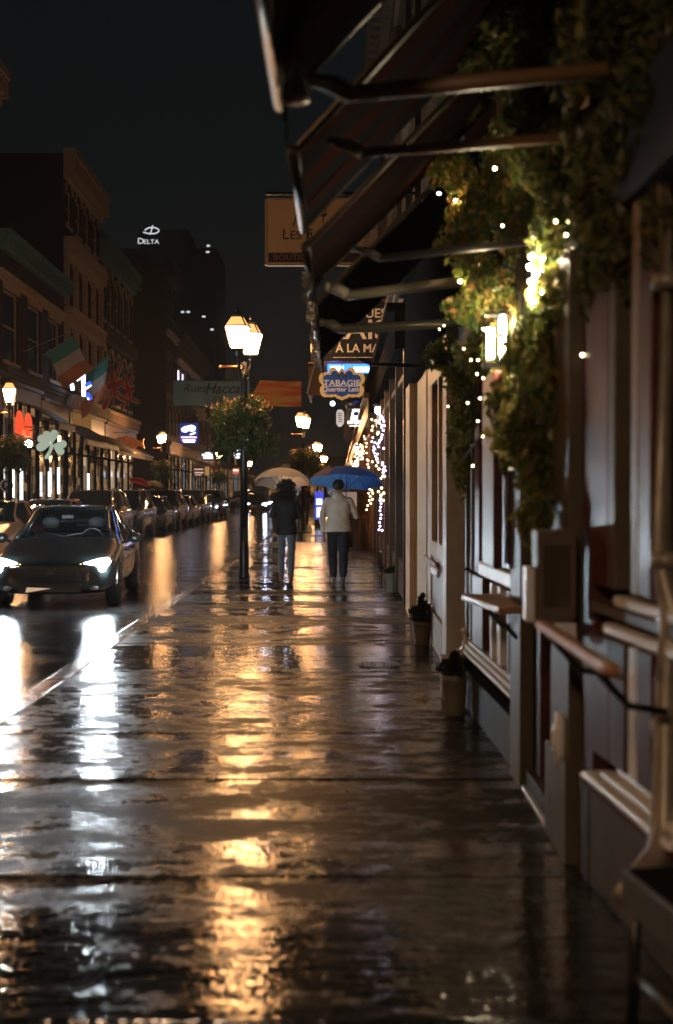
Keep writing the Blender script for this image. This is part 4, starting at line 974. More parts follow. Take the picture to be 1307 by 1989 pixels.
    for s_, t in ((-1,'L'),(1,'R')):
        h_, kn, an = L['hip'+t], L['knee'+t], L['ank'+t]
        limb(b, [(h_[0],h_[1],.86),((h_[0]+kn[0])/2,(h_[1]+kn[1])/2,.68),kn,((kn[0]+an[0])/2,(kn[1]+an[1])/2-.018,.32),(an[0],an[1],an[2]+.03)], [.088*legr,.080*legr,.066*legr,.063*legr,.052*legr])
    fuse("trousers", b, legs, .012, .0035)
    W_ = coatw; sh = shoulder
    b = MB(); loft(b, [(0,-.01,coat_len,.178*W_,.135),(0,-.01,coat_len+.06,.180*W_,.138),(0,-.005,.98,.168*W_,.122),(0,0,1.10,.152*W_,.108),(0,0,1.22,.165*W_,.118),(0,-.005,1.33,.182*W_,.118),(0,-.005,1.395,.172*W_,.100),(0,0,1.435,.120*W_,.078),(0,.0,1.47,.068,.062),(0,.0,1.49,.060,.058)])
    for s_, t in ((-1,'L'),(1,'R')):
        arm = armL if t == 'L' else armR
        limb(b, [(s_*sh*.88,0,1.375), tuple((Vector((s_*sh,0,1.36))+Vector(arm[0]))/2), arm[0], tuple((Vector(arm[0])+Vector(arm[1]))/2), arm[1]], [.068,.064,.054,.049,.038])
    if hood: b.sphere((0,-.075*k,1.455*k), .085*k, 16, 12, (1.15,.65,.75))
    fuse("jacket", b, coat, .011, .0045)
    if hair == 'curly':
        b = MB()
        b.sphere(S(0,.0,1.64), .118*k, 18, 14, (1.0,1.0,1.0))
        o = b.build("hair", hairm, root, True)
        b = MB()
        for _ in range(900):
            d = Vector((random.gauss(0,1),random.gauss(0,1)-.2,random.gauss(0,1))).normalized(); rr = random.uniform(.10,.155)
            if d.y > .55: continue
            p = Vector(S(0,-.01,1.625)) + Vector((d.x*rr*1.12, d.y*rr, d.z*rr*1.12 - (.03 if d.z < 0 else 0)))*k
            t1 = Vector((random.uniform(-1,1),random.uniform(-1,1),random.uniform(-1,1))).normalized()*.028
            b.tube([p, p+t1*.6+d*.012, p+t1+Vector((0,0,-.012))], [.008,.007,.003], 4, False)
        b.build("curls", hairm, o)
    else:
        b = MB(); b.sphere(S(0,.005,1.635), .095*k, 18, 14, (1.0,1.12,1.05)); o = b.build("hair", hairm, root, True)
        o.location.y = -.012
    for s_, t in ((-1,'L'),(1,'R')):
        an = L['ank'+t]; back = t == 'R'; b = MB(); tilt = .45 if back else 0.0
        M = Matrix.Translation((an[0]*k, an[1]*k, 0)) @ Matrix.Translation((0,.13,.02)) @ Matrix.Rotation(-tilt, 4, 'X') @ Matrix.Translation((0,-.13,-.02))
        b.sphere((0,-.02,.045), .048, 12, 8, (.85,1.1,.92)).sphere((0,.07,.038), .045, 12, 8, (.85,1.7,.75)).sphere((0,.14,.03), .040, 12, 8, (.95,1.2,.7)).tube([(0,-.01,.03),(0,-.012,.14)], [.044,.045], 12)
        b.v = [tuple(M @ Vector((v[0], v[1], max(0, v[2])))) for v in b.v]
        fuse("shoe", b, shoes, .009, 0, 4)
    if bag:
        bag(root, k)
    return root
jk = mat("black jacket", (.010,.011,.013), .8, (.016,.017,.02), 18, .3)
hoodie = mat("pale hooded jacket", (.62,.55,.46), .75, (.52,.46,.38), 9, .25)
denim = mat("grey-blue denim", (.14,.17,.20), .75, (.13,.15,.17), 12, .2)
trous = mat("dark trousers", (.015,.018,.026), .8); hair_d = mat("dark hair", (.010,.008,.007), .55); boots = mat("tan pink boots", (.22,.12,.10), .5); shoe_b = mat("light trainers", (.30,.25,.2), .5)
def handbag(root, k):
    b = MB(); b.prism([(-.02,.62),(.0,.80),(.05,.84),(.11,.82),(.13,.66),(.06,.60)], -.10, .12, 'x', Matrix.Translation((.19,0,0)) @ Matrix.Rotation(R(90), 4, 'Z')) if False else b.box(.17,.27,-.13,.12,.68,.86)
    o = b.build("handbag", mat("black leather", (.01,.01,.011), .4), root, bevel=.03)
    MB().tube([(.2,.0,.86),(.21,-.06,1.15),(.14,-.10,1.42),(.0,-.02,1.47)], .010, 6).build("strap", MATS["black leather"], o, True)
wom = person("person", "woman with dark curly hair, black jacket and grey jeans walking away under the cream umbrella", (-.87, 23.9), 1.64, jk, denim, boots, hair_d, 'curly',
       armR=((.25,.05,1.15),(.13,.22,1.13),(.10,.27,1.16),(-.4,.6,.3)), armL=((-.25,.06,1.16),(-.12,.22,1.20),(-.06,.27,1.23),(.5,.5,.3)), shoulder=.175, step=.09, coat_len=.83, coatw=1.03, legr=.93, bag=handbag)
man = person("person", "man in a pale hooded jacket and dark trousers walking away under the blue umbrella", (.0, 23.6), 1.70, hoodie, trous, shoe_b, hair_d, 'short',
       armR=((.29,.05,1.12),(.20,.22,1.16),(.15,.27,1.20),(-.5,.5,.4)), armL=((-.27,.02,1.10),(-.25,.05,.88),(-.25,.06,.80),(0,.1,-1)), shoulder=.20, step=.11, coat_len=.86, coatw=1.22, legr=1.22, hood=True)
M_dcoat = mat("dark coat", (.02,.02,.024), .8)
far1 = person("person", "dark-coated figure walking far ahead, seen between the two umbrella holders", (-1.45, 62), 1.78, M_dcoat, trous, M_tyre, hair_d, 'short',
       armR=((.27,.0,1.12),(.27,.08,.90),(.27,.09,.83),(0,.1,-1)), armL=((-.27,.0,1.12),(-.27,.05,.88),(-.27,.06,.80),(0,.1,-1)), step=.14, coat_len=.6)
def far_person(lb, x, y):
    o = copy_tree(far1); o.location = (x, y, 0); tag(o, lb, "person"); o['group'] = "distant pedestrians"; return o
far1['group'] = "distant pedestrians"
far_person("pedestrian under the small red umbrella beyond the parked cars", -9.35, 66.9)
far_person("pedestrian under the small grey umbrella right of the red one", -9.3, 72.0 - .9)
# umbrellas
def umbrella(name, label, loc, rad, tilt, cloths, panel=None, h=.27, grip=(0,0,-.85), group=None):
    root = empty(name, loc, 0, label, "umbrella", group); root.rotation_euler = tilt
    N = 8; seg = 6; rings = 9; b = MB()
    def pt(a, t):
        u = (a*N/(2*math.pi)) % 1.0; sag = 1 - .075*(math.sin(math.pi*u))*t
        th = t*1.15; r = rad*math.sin(th)/math.sin(1.15)*sag
        z = -h*(1-math.cos(th))/(1-math.cos(1.15)) + .03*math.sin(math.pi*u)*t*t
        return (r*math.cos(a), r*math.sin(a), z)
    for i in range(N*seg):
        a0 = 2*math.pi*i/(N*seg)+.2; a1 = 2*math.pi*(i+1)/(N*seg)+.2
        for j in range(rings):
            b.cur = (panel or {}).get(i//seg, 0)
            t0, t1 = j/rings, (j+1)/rings
            def q(a, t): 
                p = pt(a-.2, t); c, s = math.cos(.2), math.sin(.2); return (p[0]*c-p[1]*s, p[0]*s+p[1]*c, p[2])
            b.face([q(a0,t0), q(a0,t1), q(a1,t1), q(a1,t0)])
    b.build("canopy", cloths, root, True)
    for i in range(N):
        a = 2*math.pi*i/N+.2; pts = []
        for j in range(7):
            t = j/6; th = t*1.15; r = rad*math.sin(th)/math.sin(1.15); pts.append((r*math.cos(a), r*math.sin(a), -h*(1-math.cos(th))/(1-math.cos(1.15))-.006))
        MB().tube(pts, .0035, 4).tube([(0,0,-.36), pts[3]], .003, 4).build("rib", M_rim, root)
    MB().tube([(0,0,.06),(0,0,.0),(0,0,grip[2]+.1)], [.006,.008,.008], 6).build("shaft", M_rim, root)
    MB().tube([(0,0,grip[2]+.12),(0,0,grip[2]),(0,.03,grip[2]-.035),(0,.055,grip[2])], .014, 8).build("handle", black, root, True)
    return root
cream = cloth("cream umbrella cloth", (.9,.85,.80), .62); blue = cloth("blue umbrella cloth", (.035,.17,.80), .72); palep = cloth("pale grey umbrella panel", (.45,.5,.52), .5); purp = cloth("purple umbrella panel", (.10,.05,.14), .5)
umbrella("umbrella", "cream umbrella held by the woman in the black jacket", (-.96, 24.2, 1.915), .50, (R(-13), R(2), R(10)), [cream], h=.26, grip=(0,0,-.72))
umbrella("umbrella", "wide blue umbrella with one pale panel held by the man in the pale jacket", (.15, 23.95, 1.93), .66, (R(-11), R(3), R(4)), [blue, palep, purp], {7:1, 4:2}, h=.27, grip=(0,0,-.76))
umbrella("umbrella", "small red umbrella beyond the parked cars on the left", (-9.35, 67.1, 2.12), .52, (R(-8), R(14), 0), [cloth("red umbrella cloth", (.55,.05,.03), .5)], group="umbrellas beyond the parked cars")
umbrella("umbrella", "small grey umbrella just right of the red one", (-9.2, 71.2, 2.02), .52, (R(-5), R(8), 0), [cloth("grey umbrella cloth", (.3,.26,.22), .5)], group="umbrellas beyond the parked cars")
# ================================================================ RIGHT SIDE: near shopfront
M_pane = glass("street window glass", (.12,.12,.13), .03, 1.6)
def px_y(px, X): return X*F/(px-VX)
nb_ = empty("brick_shop", (0,0,0), 0, "near shopfront at the right edge with white-framed windows, wooden ledges and maroon and olive woodwork", "building")
# upper wall (above the awnings), behind, and core
wl = MB()
wl.box(1.04,4.0,-10,3.4,0,9.0)
wl.box(1.30,4.0,3.4,12.0,2.75,9.0)
wl.box(1.75,4.0,3.4,12.0,0,2.75)
wl.build("wall", brick_b, nb_)
for (a, b_) in ((4.2,5.1),(6.2,7.1),(8.4,9.3),(10.3,11.2)):
    fo = MB().box(1.24,1.298,a,a+.07,4.3,6).box(1.24,1.298,b_-.07,b_,4.3,6).box(1.24,1.298,a+.07,b_-.07,5.93,6).box(1.24,1.298,a+.07,b_-.07,4.3,4.37).box(1.24,1.298,a+.07,b_-.07,5.1,5.16).build("window", frame_m, nb_)
    MB().box(1.28,1.29,a+.06,b_-.06,4.36,5.94).build("pane", winglass, fo)
def part(name, m, x0, x1, y0, y1, z0, z1, bev=.006, parent=None): return MB().box(x0,x1,y0,y1,z0,z1).build(name, m, parent or nb_, bevel=bev)
# fascia beam above the shopfront, stone plinth
part("shop_beam", mat("shadow brown beam", (.03,.022,.015), .7, spec=.2), .99,1.30,3.2,11.9,2.55,2.9)
# --- bay A: the window nearest the viewer
def bay(y0, y1, xa, xb, tag_):
    """window bay whose face runs from (xa,y1) to (xb,y0)"""
    L = math.hypot(y1-y0, xa-xb); ang = math.atan2(xb-xa, y1-y0)
    M = Matrix.Translation((xa, y1, 0)) @ Matrix.Rotation(ang, 4, 'Z') @ Matrix.Rotation(R(180), 4, 'Z') if False else None
    # local frame: s along face from far (0) to near (L), t inward
    d = Vector((xb-xa, y0-y1, 0)).normalized(); nrm = Vector((-d.y, d.x, 0)); 
    if nrm.x < 0: nrm = -nrm
    def B(s0, s1, t0, t1, z0, z1):
        mm = Matrix(((nrm.x, d.x, 0, xa), (nrm.y, d.y, 0, y1), (0,0,1,0), (0,0,0,1)))
        m_ = MB(); m_.box(t0, t1, s0, s1, z0, z1, mm); return m_
    return L, B
LA, BA = bay(4.40, 5.55, .985, 1.06, "a")
BA(0,LA,0,.25,0,.40).build("stone_plinth", mat("brown plinth paint", (.10,.07,.045), .5, (.07,.05,.032), 6, .1, spec=.2), nb_, bevel=.01)
BA(.0,LA,-.04,.10,.425,.455).build("window_sill", white, nb_, bevel=.012)
BA(0,LA,-.03,.10,.402,.418).build("sill_moulding", maroon, nb_)
BA(.22,LA,-.02,.12,.467,.497).build("sill_moulding", white, nb_, bevel=.01)
BA(.34,LA,.015,.14,.50,.53).build("sill_moulding", white, nb_, bevel=.01)
BA(.02,LA,.08,.10,.537,1.00).build("lower_pane", mat("frosted lower pane", (.26,.24,.21), .25, (.15,.14,.12), 3), nb_)
for (a, b_, m) in ((0,.28,maroon),(.285,.50,MATS["brown plinth paint"]),(.55,.64,white),(.66,.84,maroon)):
    BA(a,b_,.0,.078,.537,1.0).build("window_post", m, nb_, bevel=.006)
BA(.22,LA,-.01,.05,1.01,1.055).build("frame_rail", white, nb_, bevel=.015)
BA(.0,LA,-.0,.12,1.08,1.118).build("inner_ledge", mat("grey brown ledge", (.12,.10,.08), .5), nb_)
BA(.34,LA,.0,.06,1.123,1.165).build("frame_rail", white, nb_, bevel=.012)
for (a, b_, m) in ((0,.26,maroon),(.265,.36,olive),(.58,.66,mat("dulled white post", (.24,.19,.14), .45)),(.68,.82,maroon)):
    BA(a,b_,-.0,.085,1.185,2.55).build("window_post", m, nb_, bevel=.006)
wA = BA(.02,LA,.088,.094,1.185,2.55).build("window_pane", M_pane, nb_)
MB().box(1.35,1.37,4.4,7.0,.3,2.6).build("interior_wall", mat("dark interior", (.03,.022,.018), .8), nb_)
part("corner_pier", mat("black brown pier", (.008,.007,.007), .9, spec=.05), 1.05,1.4,2.4,4.36,.0,2.55)
# --- pilasters and doorway between the bays
part("pilaster", olive, .955,1.12,5.88,6.38,.0,2.55); part("pilaster_base", olive, .935,1.125,5.84,6.42,.003,.42)
part("pilaster", maroon, 1.0,1.2,5.57,5.83,.40,2.55); part("stone_plinth", conc, .98,1.25,5.56,5.83,.0,.40)
part("door_frame", maroon, 1.02,1.12,6.42,6.62,.12,2.55); part("door_frame", maroon, 1.0,1.10,7.02,7.18,.12,2.55)
dr = part("door", mat("dark maroon door", (.035,.012,.011), .4), 1.14,1.18,6.63,7.01,.15,2.5)
MB().tube([(1.12,6.95,1.0),(1.09,6.93,1.0),(1.09,6.93,1.18),(1.12,6.95,1.18)], .012, 6).build("handle", MATS["bright awning edge"], dr, True)
part("door_step", conc, .96,1.5,6.43,7.25,.0,.12); part("threshold_strip", mat("worn metal strip", (.6,.55,.5), .3, metal=.6), .945,.965,6.35,7.6,.003,.03, .004)
part("pilaster", olive, .935,1.10,7.30,7.72,.0,2.55); part("pilaster", darkm, 1.0,1.1,7.19,7.295,.12,2.55)
MB().sphere((.93,6.02,.50),.045,10,8,(.6,1,1.7)).box(.925,.955,5.98,6.06,.38,.60).build("wall_bracket", white, nb_, True)
# --- bay B: z 7.75 .. 10.2
LB, BB = bay(7.75, 10.1, .90, .97, "b")
BB(0,LB,0,.25,0,.36).build("stone_plinth", mat("green grey stone", (.065,.065,.05), .6, (.045,.045,.035), 8, .2, spec=.2), nb_, bevel=.01)
BB(0,LB,-.02,.0,.30,.37).build("plinth_board", darkm, nb_)
BB(0,LB,-.035,.10,.405,.435).build("window_sill", white, nb_, bevel=.01); BB(0,LB,-.02,.12,.445,.475).build("sill_moulding", white, nb_); BB(0,LB,.0,.14,.48,.505).build("sill_moulding", white, nb_)
for (a, b_, m) in ((0,.10,olive),(.25,.32,olive),(.42,.95,maroon),(1.30,1.38,white),(1.62,1.74,white),(2.0,2.1,maroon)):
    BB(a,b_,.0,.078,.51,.98).build("window_post", m, nb_, bevel=.006)
BB(.02,LB,.08,.10,.51,.98).build("lower_pane", MATS["frosted lower pane"], nb_)
BB(.9,LB,-.02,.06,1.0,1.09).build("frame_rail", white, nb_, bevel=.012)
for (a, b_, m) in ((0,.07,olive),(.32,.38,olive),(.55,.78,maroon),(1.05,1.10,white),(1.35,1.52,white),(1.80,2.1,maroon)):
    BB(a,b_,.0,.078,1.1 if a > .8 else 1.0,2.55).build("window_post", m, nb_, bevel=.006)
BB(.02,LB,.088,.094,1.1,2.55).build("window_pane", M_pane, nb_)
BB(0,LB,.6,.62,.5,2.5).build("interior_wall", MATS["dark interior"], nb_)
part("shutter", maroon, .845,.895,7.74,8.35,1.12,2.2, .01)
# downspout with kicked-out foot
ds = MB(); ds.tube([(1.06,4.62,2.9),(1.06,4.62,1.35),(1.075,4.58,1.15),(1.06,4.55,.95),(1.045,4.55,.50),(1.02,4.5,.40),(.93,4.42,.32),(.88,4.38,.28)], .042, 12)
for z in (2.2,1.3,.75): ds.tube([(1.06,4.60,z),(1.06,4.60,z+.05)], .05, 12)
ds.build("downspout", mat("weathered zinc pipe", (.30,.26,.20), .4, (.2,.17,.13), 12, .1, metal=.3), nb_, True)
# ledges (things fixed on brackets)
lg = empty("wooden_ledge", (.755, 3.95, 1.045), 0, "long round-edged wooden ledge in front of the nearest white-framed window", "ledge", "wooden ledges along the near shopfront")
MB().box(-.018,.036,0,1.40,-.020,.020).build("plank", wood, lg, bevel=.022)
for y in (.42,1.3): MB().tube([(.02,y,-.03),(.14,y,-.16),(.26,y,-.18)], .013, 6).build("bracket", black, lg, True)
lg2 = empty("wooden_ledge", (.70, 7.0, .955), 0, "short wooden ledge with a bright corner at the second window", "ledge", "wooden ledges along the near shopfront")
MB().prism([(-.02,.85),(.09,.0),(.21,.0),(.21,.85)], -.018,.022,'z').build("plank", wood, lg2, bevel=.01)
for y in (.1,.7): MB().tube([(.08,y,-.02),(.2,y+.05,-.15)], .012, 6).build("bracket", black, lg2, True)
# menu box
mb_ = empty("menu_box", (.88, 5.72, 0), 0, "brown wall-mounted menu box on the olive pillar", "menu box")
MB().box(-.085,.075,-.04,.12,1.03,1.39).build("case", mat("brown box paint", (.10,.065,.04), .5, (.07,.045,.03), 6), mb_, bevel=.008)
MB().box(-.06,.05,-.047,-.041,1.08,1.33).build("front_glass", mat("brown smoked glass", (.07,.05,.035), .12), mb_)
MB().box(-.125,-.09,-.02,.1,1.02,1.24).build("paper_holder", white, mb_, bevel=.005)
MB().box(-.02,.075,-.02,.16,.955,1.015).sphere((.03,-.03,.985),.02).build("mount", white, mb_)
# bistro chair at bottom right
ch = empty("bistro_chair", (1.05, 3.85, 0), R(8), "dark metal bistro chair at the bottom right corner", "chair")
gm = mat("grey metal tube", (.12,.12,.11), .4, metal=.3)
MB().box(-.20,.20,-.20,.22,.445,.475).build("seat", darkm, ch, bevel=.02)
MB().box(-.215,-.2,-.2,.22,.36,.47).build("seat_rim", gm, ch, bevel=.005)
for x in (-.19,.19):
    for y in (-.19,.2): MB().tube([(x,y,0),(x*.95,y*.95,.44)], .018, 8).build("leg", gm if y < 0 and x > 0 else black, ch, True)
for x in (-.18,.18): MB().tube([(x,-.18,.17),(x,.18,.17)], .014, 6).build("stretcher", gm, ch, True)
MB().tube([(.19,-.19,.45),(.22,-.18,.85),(.22,.2,.85),(.19,.2,.45)], .014, 8).build("back_frame", black, ch, True)
bk = MB()
for z in (.6,.68,.76): bk.box(.195,.215,-.17,.19,z,z+.05)
bk.build("backrest", black, ch)

# ================================================================ TAN SHOP (z 12..18.2)
ts = empty("tan_shop", (0,0,0), 0, "tan panelled shopfront with a tall glazed door and pale corner post, right of the walkers", "building")
def tp(name, m, x0, x1, y0, y1, z0, z1, bev=.008, parent=None): return MB().box(x0,x1,y0,y1,z0,z1).build(name, m, parent or ts, bevel=bev)
MB().box(1.06,5,12.0,18.3,.0,9.5).build("wall", brick_b, ts)
tp("corner_post", mat("off-white post", (.5,.44,.38), .4, (.42,.37,.31), 8, .1), .90,1.06,11.86,12.28,.0,2.9)
tp("pilaster", tan, .865,1.05,17.3,18.25,.0,2.85); tp("base_board", stone_w, .93,1.05,12.3,14.9,.003,.34)
tp("wall_panel", tan, .955,1.05,15.85,17.25,.003,2.85)
tp("panel_stile", tan, .945,1.05,15.3,15.8,.003,2.85)
# the door leaf with narrow glass
tp("door_stile", tan, .935,1.0,12.32,12.75,.34,2.85); tp("door_stile", tan, .935,1.0,14.4,14.9,.34,2.85)
tp("door_rail", tan, .935,1.0,12.76,14.39,.9,1.05); tp("kick_panel", mat("grey tan kick panel", (.24,.19,.14), .45, (.2,.155,.11), 4, .1), .955,1.0,12.76,14.39,.345,.895); tp("transom", tan, .935,1.0,12.76,14.39,2.6,2.85)
tp("glass_frame", tan, .92,.98,13.05,13.18,1.06,2.59,.004); tp("glass_frame", tan, .92,.98,14.0,14.12,1.06,2.59,.004)
tp("door_glass", M_pane, .965,.97,13.185,13.995,1.06,2.59,0); tp("interior_wall", MATS["dark interior"], 1.02,1.05,12.8,14.35,1.06,2.59,0)
tp("side_panel", tan, .955,1.0,12.77,13.04,1.06,2.59); tp("side_panel", tan, .955,1.0,14.13,14.38,1.06,2.59)
tp("push_bar", mat("brushed steel bar", (.6,.57,.55), .25, metal=.9), .86,.90,12.45,13.35,.78,.85, .012); tp("letter_plate", wood, .91,.934,13.4,15.2,.78,.86,.004)
tp("fascia", darkm, .86,1.05,11.9,18.3,2.86,4.0); tp("cornice", darkm, .78,1.05,11.95,18.3,4.01,4.2)
# planters and pots in front
def planter(name, label, x, y, s, hb, plant, seed, group):
    random.seed(seed); r = empty(name, (x,y,0), random.uniform(-.1,.1), label, "planter", group)
    MB().lathe([(s*.78,0),(s*.82,.02),(s,hb*.85),(s*1.05,hb*.87),(s*1.05,hb),(s*.9,hb),(s*.88,hb*.93)], n=20).build("pot", mat("stone pot", (.16,.13,.09), .6, (.11,.09,.06), 9, .3), r, True)
    b = MB(); b.leaves((0,0,hb+plant*.35), (s*1.15,s*1.1,plant*.38), 420, .035); b.leaves((.0,0,hb+plant*.75), (s*.35,s*.4,plant*.4), 160, .03)
    b.build("foliage", leafmat("dark plant leaves", [(.006,.009,.005),(.014,.018,.009),(.025,.025,.012)]), r)
    MB().tube([(0,0,hb*.9),(.01,0,hb+plant*.6)], .012, 6).build("stem", mat("plant stem", (.05,.035,.02), .7), r, True); return r
GP = "potted plants along the right wall"
planter("planter", "stone pot with a dark pointed plant beside the tan door", .84, 14.25, .095, .23, .24, 3, GP)
planter("planter", "pot with a tall dark bushy plant at the foot of the second window", .80, 9.75, .085, .28, .14, 5, GP)
planter("planter", "small stone pot beyond the tan pilaster near the man's side", .83, 21.5, .12, .3, .08, 8, GP)
bx = empty("wooden_block", (.81, 10.6, 0), 0, "small tan upright block standing before the pale corner post", "block")
MB().box(-.045,.045,-.07,.07,0,.30).build("block", mat("raw tan wood", (.33,.22,.12), .6, (.25,.16,.08), 20, .2), bx, bevel=.008); MB().box(-.05,.05,-.075,.075,.30,.315).build("top", tan, bx)
pp = empty("standpipe", (.87, 9.95, 0), 0, "short pale hose pipe rising behind the bushy pot", "pipe")
MB().tube([(0,0,0),(0,0,.42),(.02,0,.47),(.02,.02,.55)], .018, 8).sphere((.02,.02,.56),.028).build("pipe", mat("pale pipe", (.42,.36,.28), .4), pp, True)
MB().tube([(-.03,0,.02),(-.03,0,.36)], .015, 8).build("hose", mat("pale hose", (.36,.3,.22), .5), pp, True)
# rack in front of next shop
rk = empty("metal_rack", (.80, 23.6, 0), 0, "low black metal frame by the wall beyond the tan pilaster", "rack")
MB().tube([(-.08,0,0),(-.08,0,.50),(.12,0,.50),(.12,0,0)], .012, 6).tube([(-.08,1.0,0),(-.08,1.0,.50),(.12,1.0,.50),(.12,1.0,0)], .012, 6).tube([(-.08,0,.5),(-.08,1,.5)], .012, 6).tube([(-.08,0,.12),(-.08,1,.12)], .012, 6).build("frame", black, rk)
# litter, drain
lt = empty("paper_litter", (.60, 10.5, 0), .4, "crumpled white scrap of paper on the wet pavement", "litter")
MB().prism([(-.05,0),(.0,.012),(.03,.045),(.055,.02),(.07,0)], -.03,.03,'y').sphere((0,.02,.02),.03,7,5,(1.2,.6,.7)).build("scrap", mat("wet paper", (.5,.42,.35), .6), lt)
dc = MB(); dc.prism([(.36+.19*math.cos(a*math.pi/14), 12.55+.19*math.sin(a*math.pi/14)*1.2) for a in range(28)], .001,.010,'z')
for i in range(-4,5):
    for j in range(-3,4): dc.box(.36+i*.036-.011,.36+i*.036+.011,12.55+j*.05-.014,12.55+j*.05+.014,.0102,.016)
do = dc.build("manhole_cover", mat("wet iron cover", (.04,.035,.03), .3, metal=.6)); tag(do, "small round iron cover set in the right pavement", "manhole cover")

# ================================================================ RIGHT BUILDINGS FARTHER ON
def rbuild(name, label, y0, y1, X, **k):
    root = empty(name, (X, y1, 0), math.pi, label, "building"); facade(root, y1-y0-.02, **k); return root
DW2 = litwin("dim upper room", (.01,.008,.006), (.35,.25,.17), .35, (3,3,3))
R2 = rbuild("brick_building", "dark brick building above and beyond the tan shop, black glazed shopfront below", 18.4, 34, .99, h=11, depth=8, wallm=brick_b, rows=[(4.9,6.6),(7.7,9.4)], bays=5,
            cornices=[(10.9,.4,.6,stone,.5),(4.4,.25,.3,stone,0)], litset=[None,DW2,None,DW2,None,DW2,None,None,DW2,None], trim=stone)
shop(R2, .1, 15.4, [WARM and LW3, winglass, LW3, winglass, LW3, winglass], darkm, fz=(3.4,4.0), dark=mat("dim shop post", (.07,.055,.045), .3))
R3 = rbuild("brick_building", "lower brick building behind the hanging signs, its front hung with fairy lights", 34.2, 60, .97, h=8.4, depth=8, wallm=brick_r, rows=[(4.6,6.3)], bays=7,
            cornices=[(8.3,.4,.5,stone_w,.5)], litset=[None,DW2], trim=stone)
shop(R3, .1, 25.6, [LW1, LW3, LW1, LW2, LW1, LW3, LW1, LWC], mat("brown fascia", (.1,.05,.02)), fz=(3.3,3.9), dark=wood)
R4 = rbuild("brick_building", "far right row of low shops closing the pavement side", 60.2, 160, .97, h=7.5, depth=8, wallm=brick_b, rows=[(4.4,5.9)], bays=20,
            cornices=[(7.4,.4,.5,stone_w,0)], trim=stone, litset=[None,WARM,None,None,DW2])
shop(R4, .1, 99, [LW1, LW2, LW1, LW1, LW3, LW2, LW1, LW2, LW1, LW1, LW2, LW1], wood, fz=(3.2,3.8), dark=wood)
# end of the street
hb = empty("gabled_house", (-6.0, 205, 0), 0, "pale gabled house closing the far end of the street", "building")
MB().box(-4.5,4.5,0,8,0,4.2).prism([(-4.5,4.2),(4.5,4.2),(0,7.0)], .01, 7.9, 'y').build("wall", stone_w, hb)
MB().bar((-5,-.3,3.9),(0,-.3,7.15),.4,.25).bar((5,-.3,3.9),(0,-.3,7.15),.4,.25).build("roof_edge", mat("pale eave", (.5,.4,.3), .5), hb)
for x in (-1.6,1.6): MB().box(x-.6,x+.6,-.05,0,4.3,5.3).build("window", DIMW, hb)
for x in (-3,0,3): MB().box(x-1,x+1,-.05,0,.8,2.8).build("shop_window", LW1 if x else LW2, hb)
hb2 = empty("shop_building", (3.0, 190, 0), 0, "low lit shop building at the far end behind the blue umbrella", "building")
MB().box(-5,5,0,8,0,6).build("wall", brick_b, hb2)
for x in (-3.5,-1,1.5): MB().box(x-1,x+1,-.05,0,.8,3.0).build("shop_window", LW2, hb2)
MB().box(-4,0,-.1,-.02,3.3,4.0).build("lit_sign", W_, hb2)

# ================================================================ AWNINGS over the near pavement
aw_c = mat("maroon awning cloth", (.022,.008,.007), .95, (.012,.007,.006), 2, .1, spec=0); aw_d = mat("black awning stripe", (.010,.010,.012), .95, spec=0)
steel = mat("grey awning tube", (.34,.31,.25), .35, metal=.5); steel_d = mat("dark awning tube", (.045,.035,.03), .4); bronze = mat("brown painted tube", (.22,.13,.06), .45)
def awning(label, y0, y1, x0, h, xw, rise, struts, n=6, rail=steel):
    r = empty("street_awning", (x0, y0, 0), 0, label, "awning", "sloping awnings over the near pavement"); L = y1-y0
    b = MB()
    for i in range(n*2):
        b.cur = i % 2; ya = L*i/(n*2); yb = L*(i+1)/(n*2)
        N = 8
        for j in range(N):
            def q(t, y): return ((xw-x0)*t, y, h+rise*t - .05*math.sin(math.pi*t))
            a_, c_ = j/N, (j+1)/N
            b.face([q(a_,ya), q(a_,yb), q(c_,yb), q(c_,ya)]); 
            b.face([Vector(q(a_,ya))+Vector((0,0,.006)), Vector(q(c_,ya))+Vector((0,0,.006)), Vector(q(c_,yb))+Vector((0,0,.006)), Vector(q(a_,yb))+Vector((0,0,.006))])
    b.build("fabric", [aw_c, aw_d], r)
    MB().tube([(-.01,-.03,h-.02),(-.01,L+.03,h-.02)], .026, 10).build("front_rail", rail, r, True)
    v = MB(); N = int(L/.12)
    for i in range(N):
        ya, yb = L*i/N, L*(i+1)/N; dz = .03*math.sin(i*1.9)
        v.face([(.02,ya,h-.04),(.02,yb,h-.04),(.02+.01*math.sin(i),yb,h-.20+.03*math.sin((i+1)*1.9)),(.02,ya,h-.20+dz)])
    v.build("valance", aw_d, r)
    for y in (0, L): MB().tube([(0,y,h-.01),((xw-x0),y,h+rise-.01)], .018, 8).build("rafter", steel_d, r, True)
    for (ys, xs, xe, za, zb, m, rr) in struts:
        o = MB().tube([(xs-x0, ys-y0, za),(xe-x0, ys-y0, zb)], rr, 10).build("strut", m, r, True)
        MB().tube([(xs-x0-.12, ys-y0, za+.05),(xs-x0-.05, ys-y0, za+.035),(xs-x0+.01, ys-y0, za+.0)], [rr*.7, rr*1.15, rr*1.1], 10).sphere((xs-x0-.12, ys-y0, za+.05), rr*.95, 8, 6).build("knuckle", steel_d if m is steel_d else mat('dull joint', (.16,.14,.11), .5), o, True)
def hz(y, py): return EYE + (VY-py)*y/F
awning("nearest sloping maroon striped awning, cut by the top edge", 3.3, 5.35, -.21, 3.02, 1.28, 1.55, [(5.05,.03,.95,hz(5.05,186),hz(5.05,140),bronze,.030)], n=4)
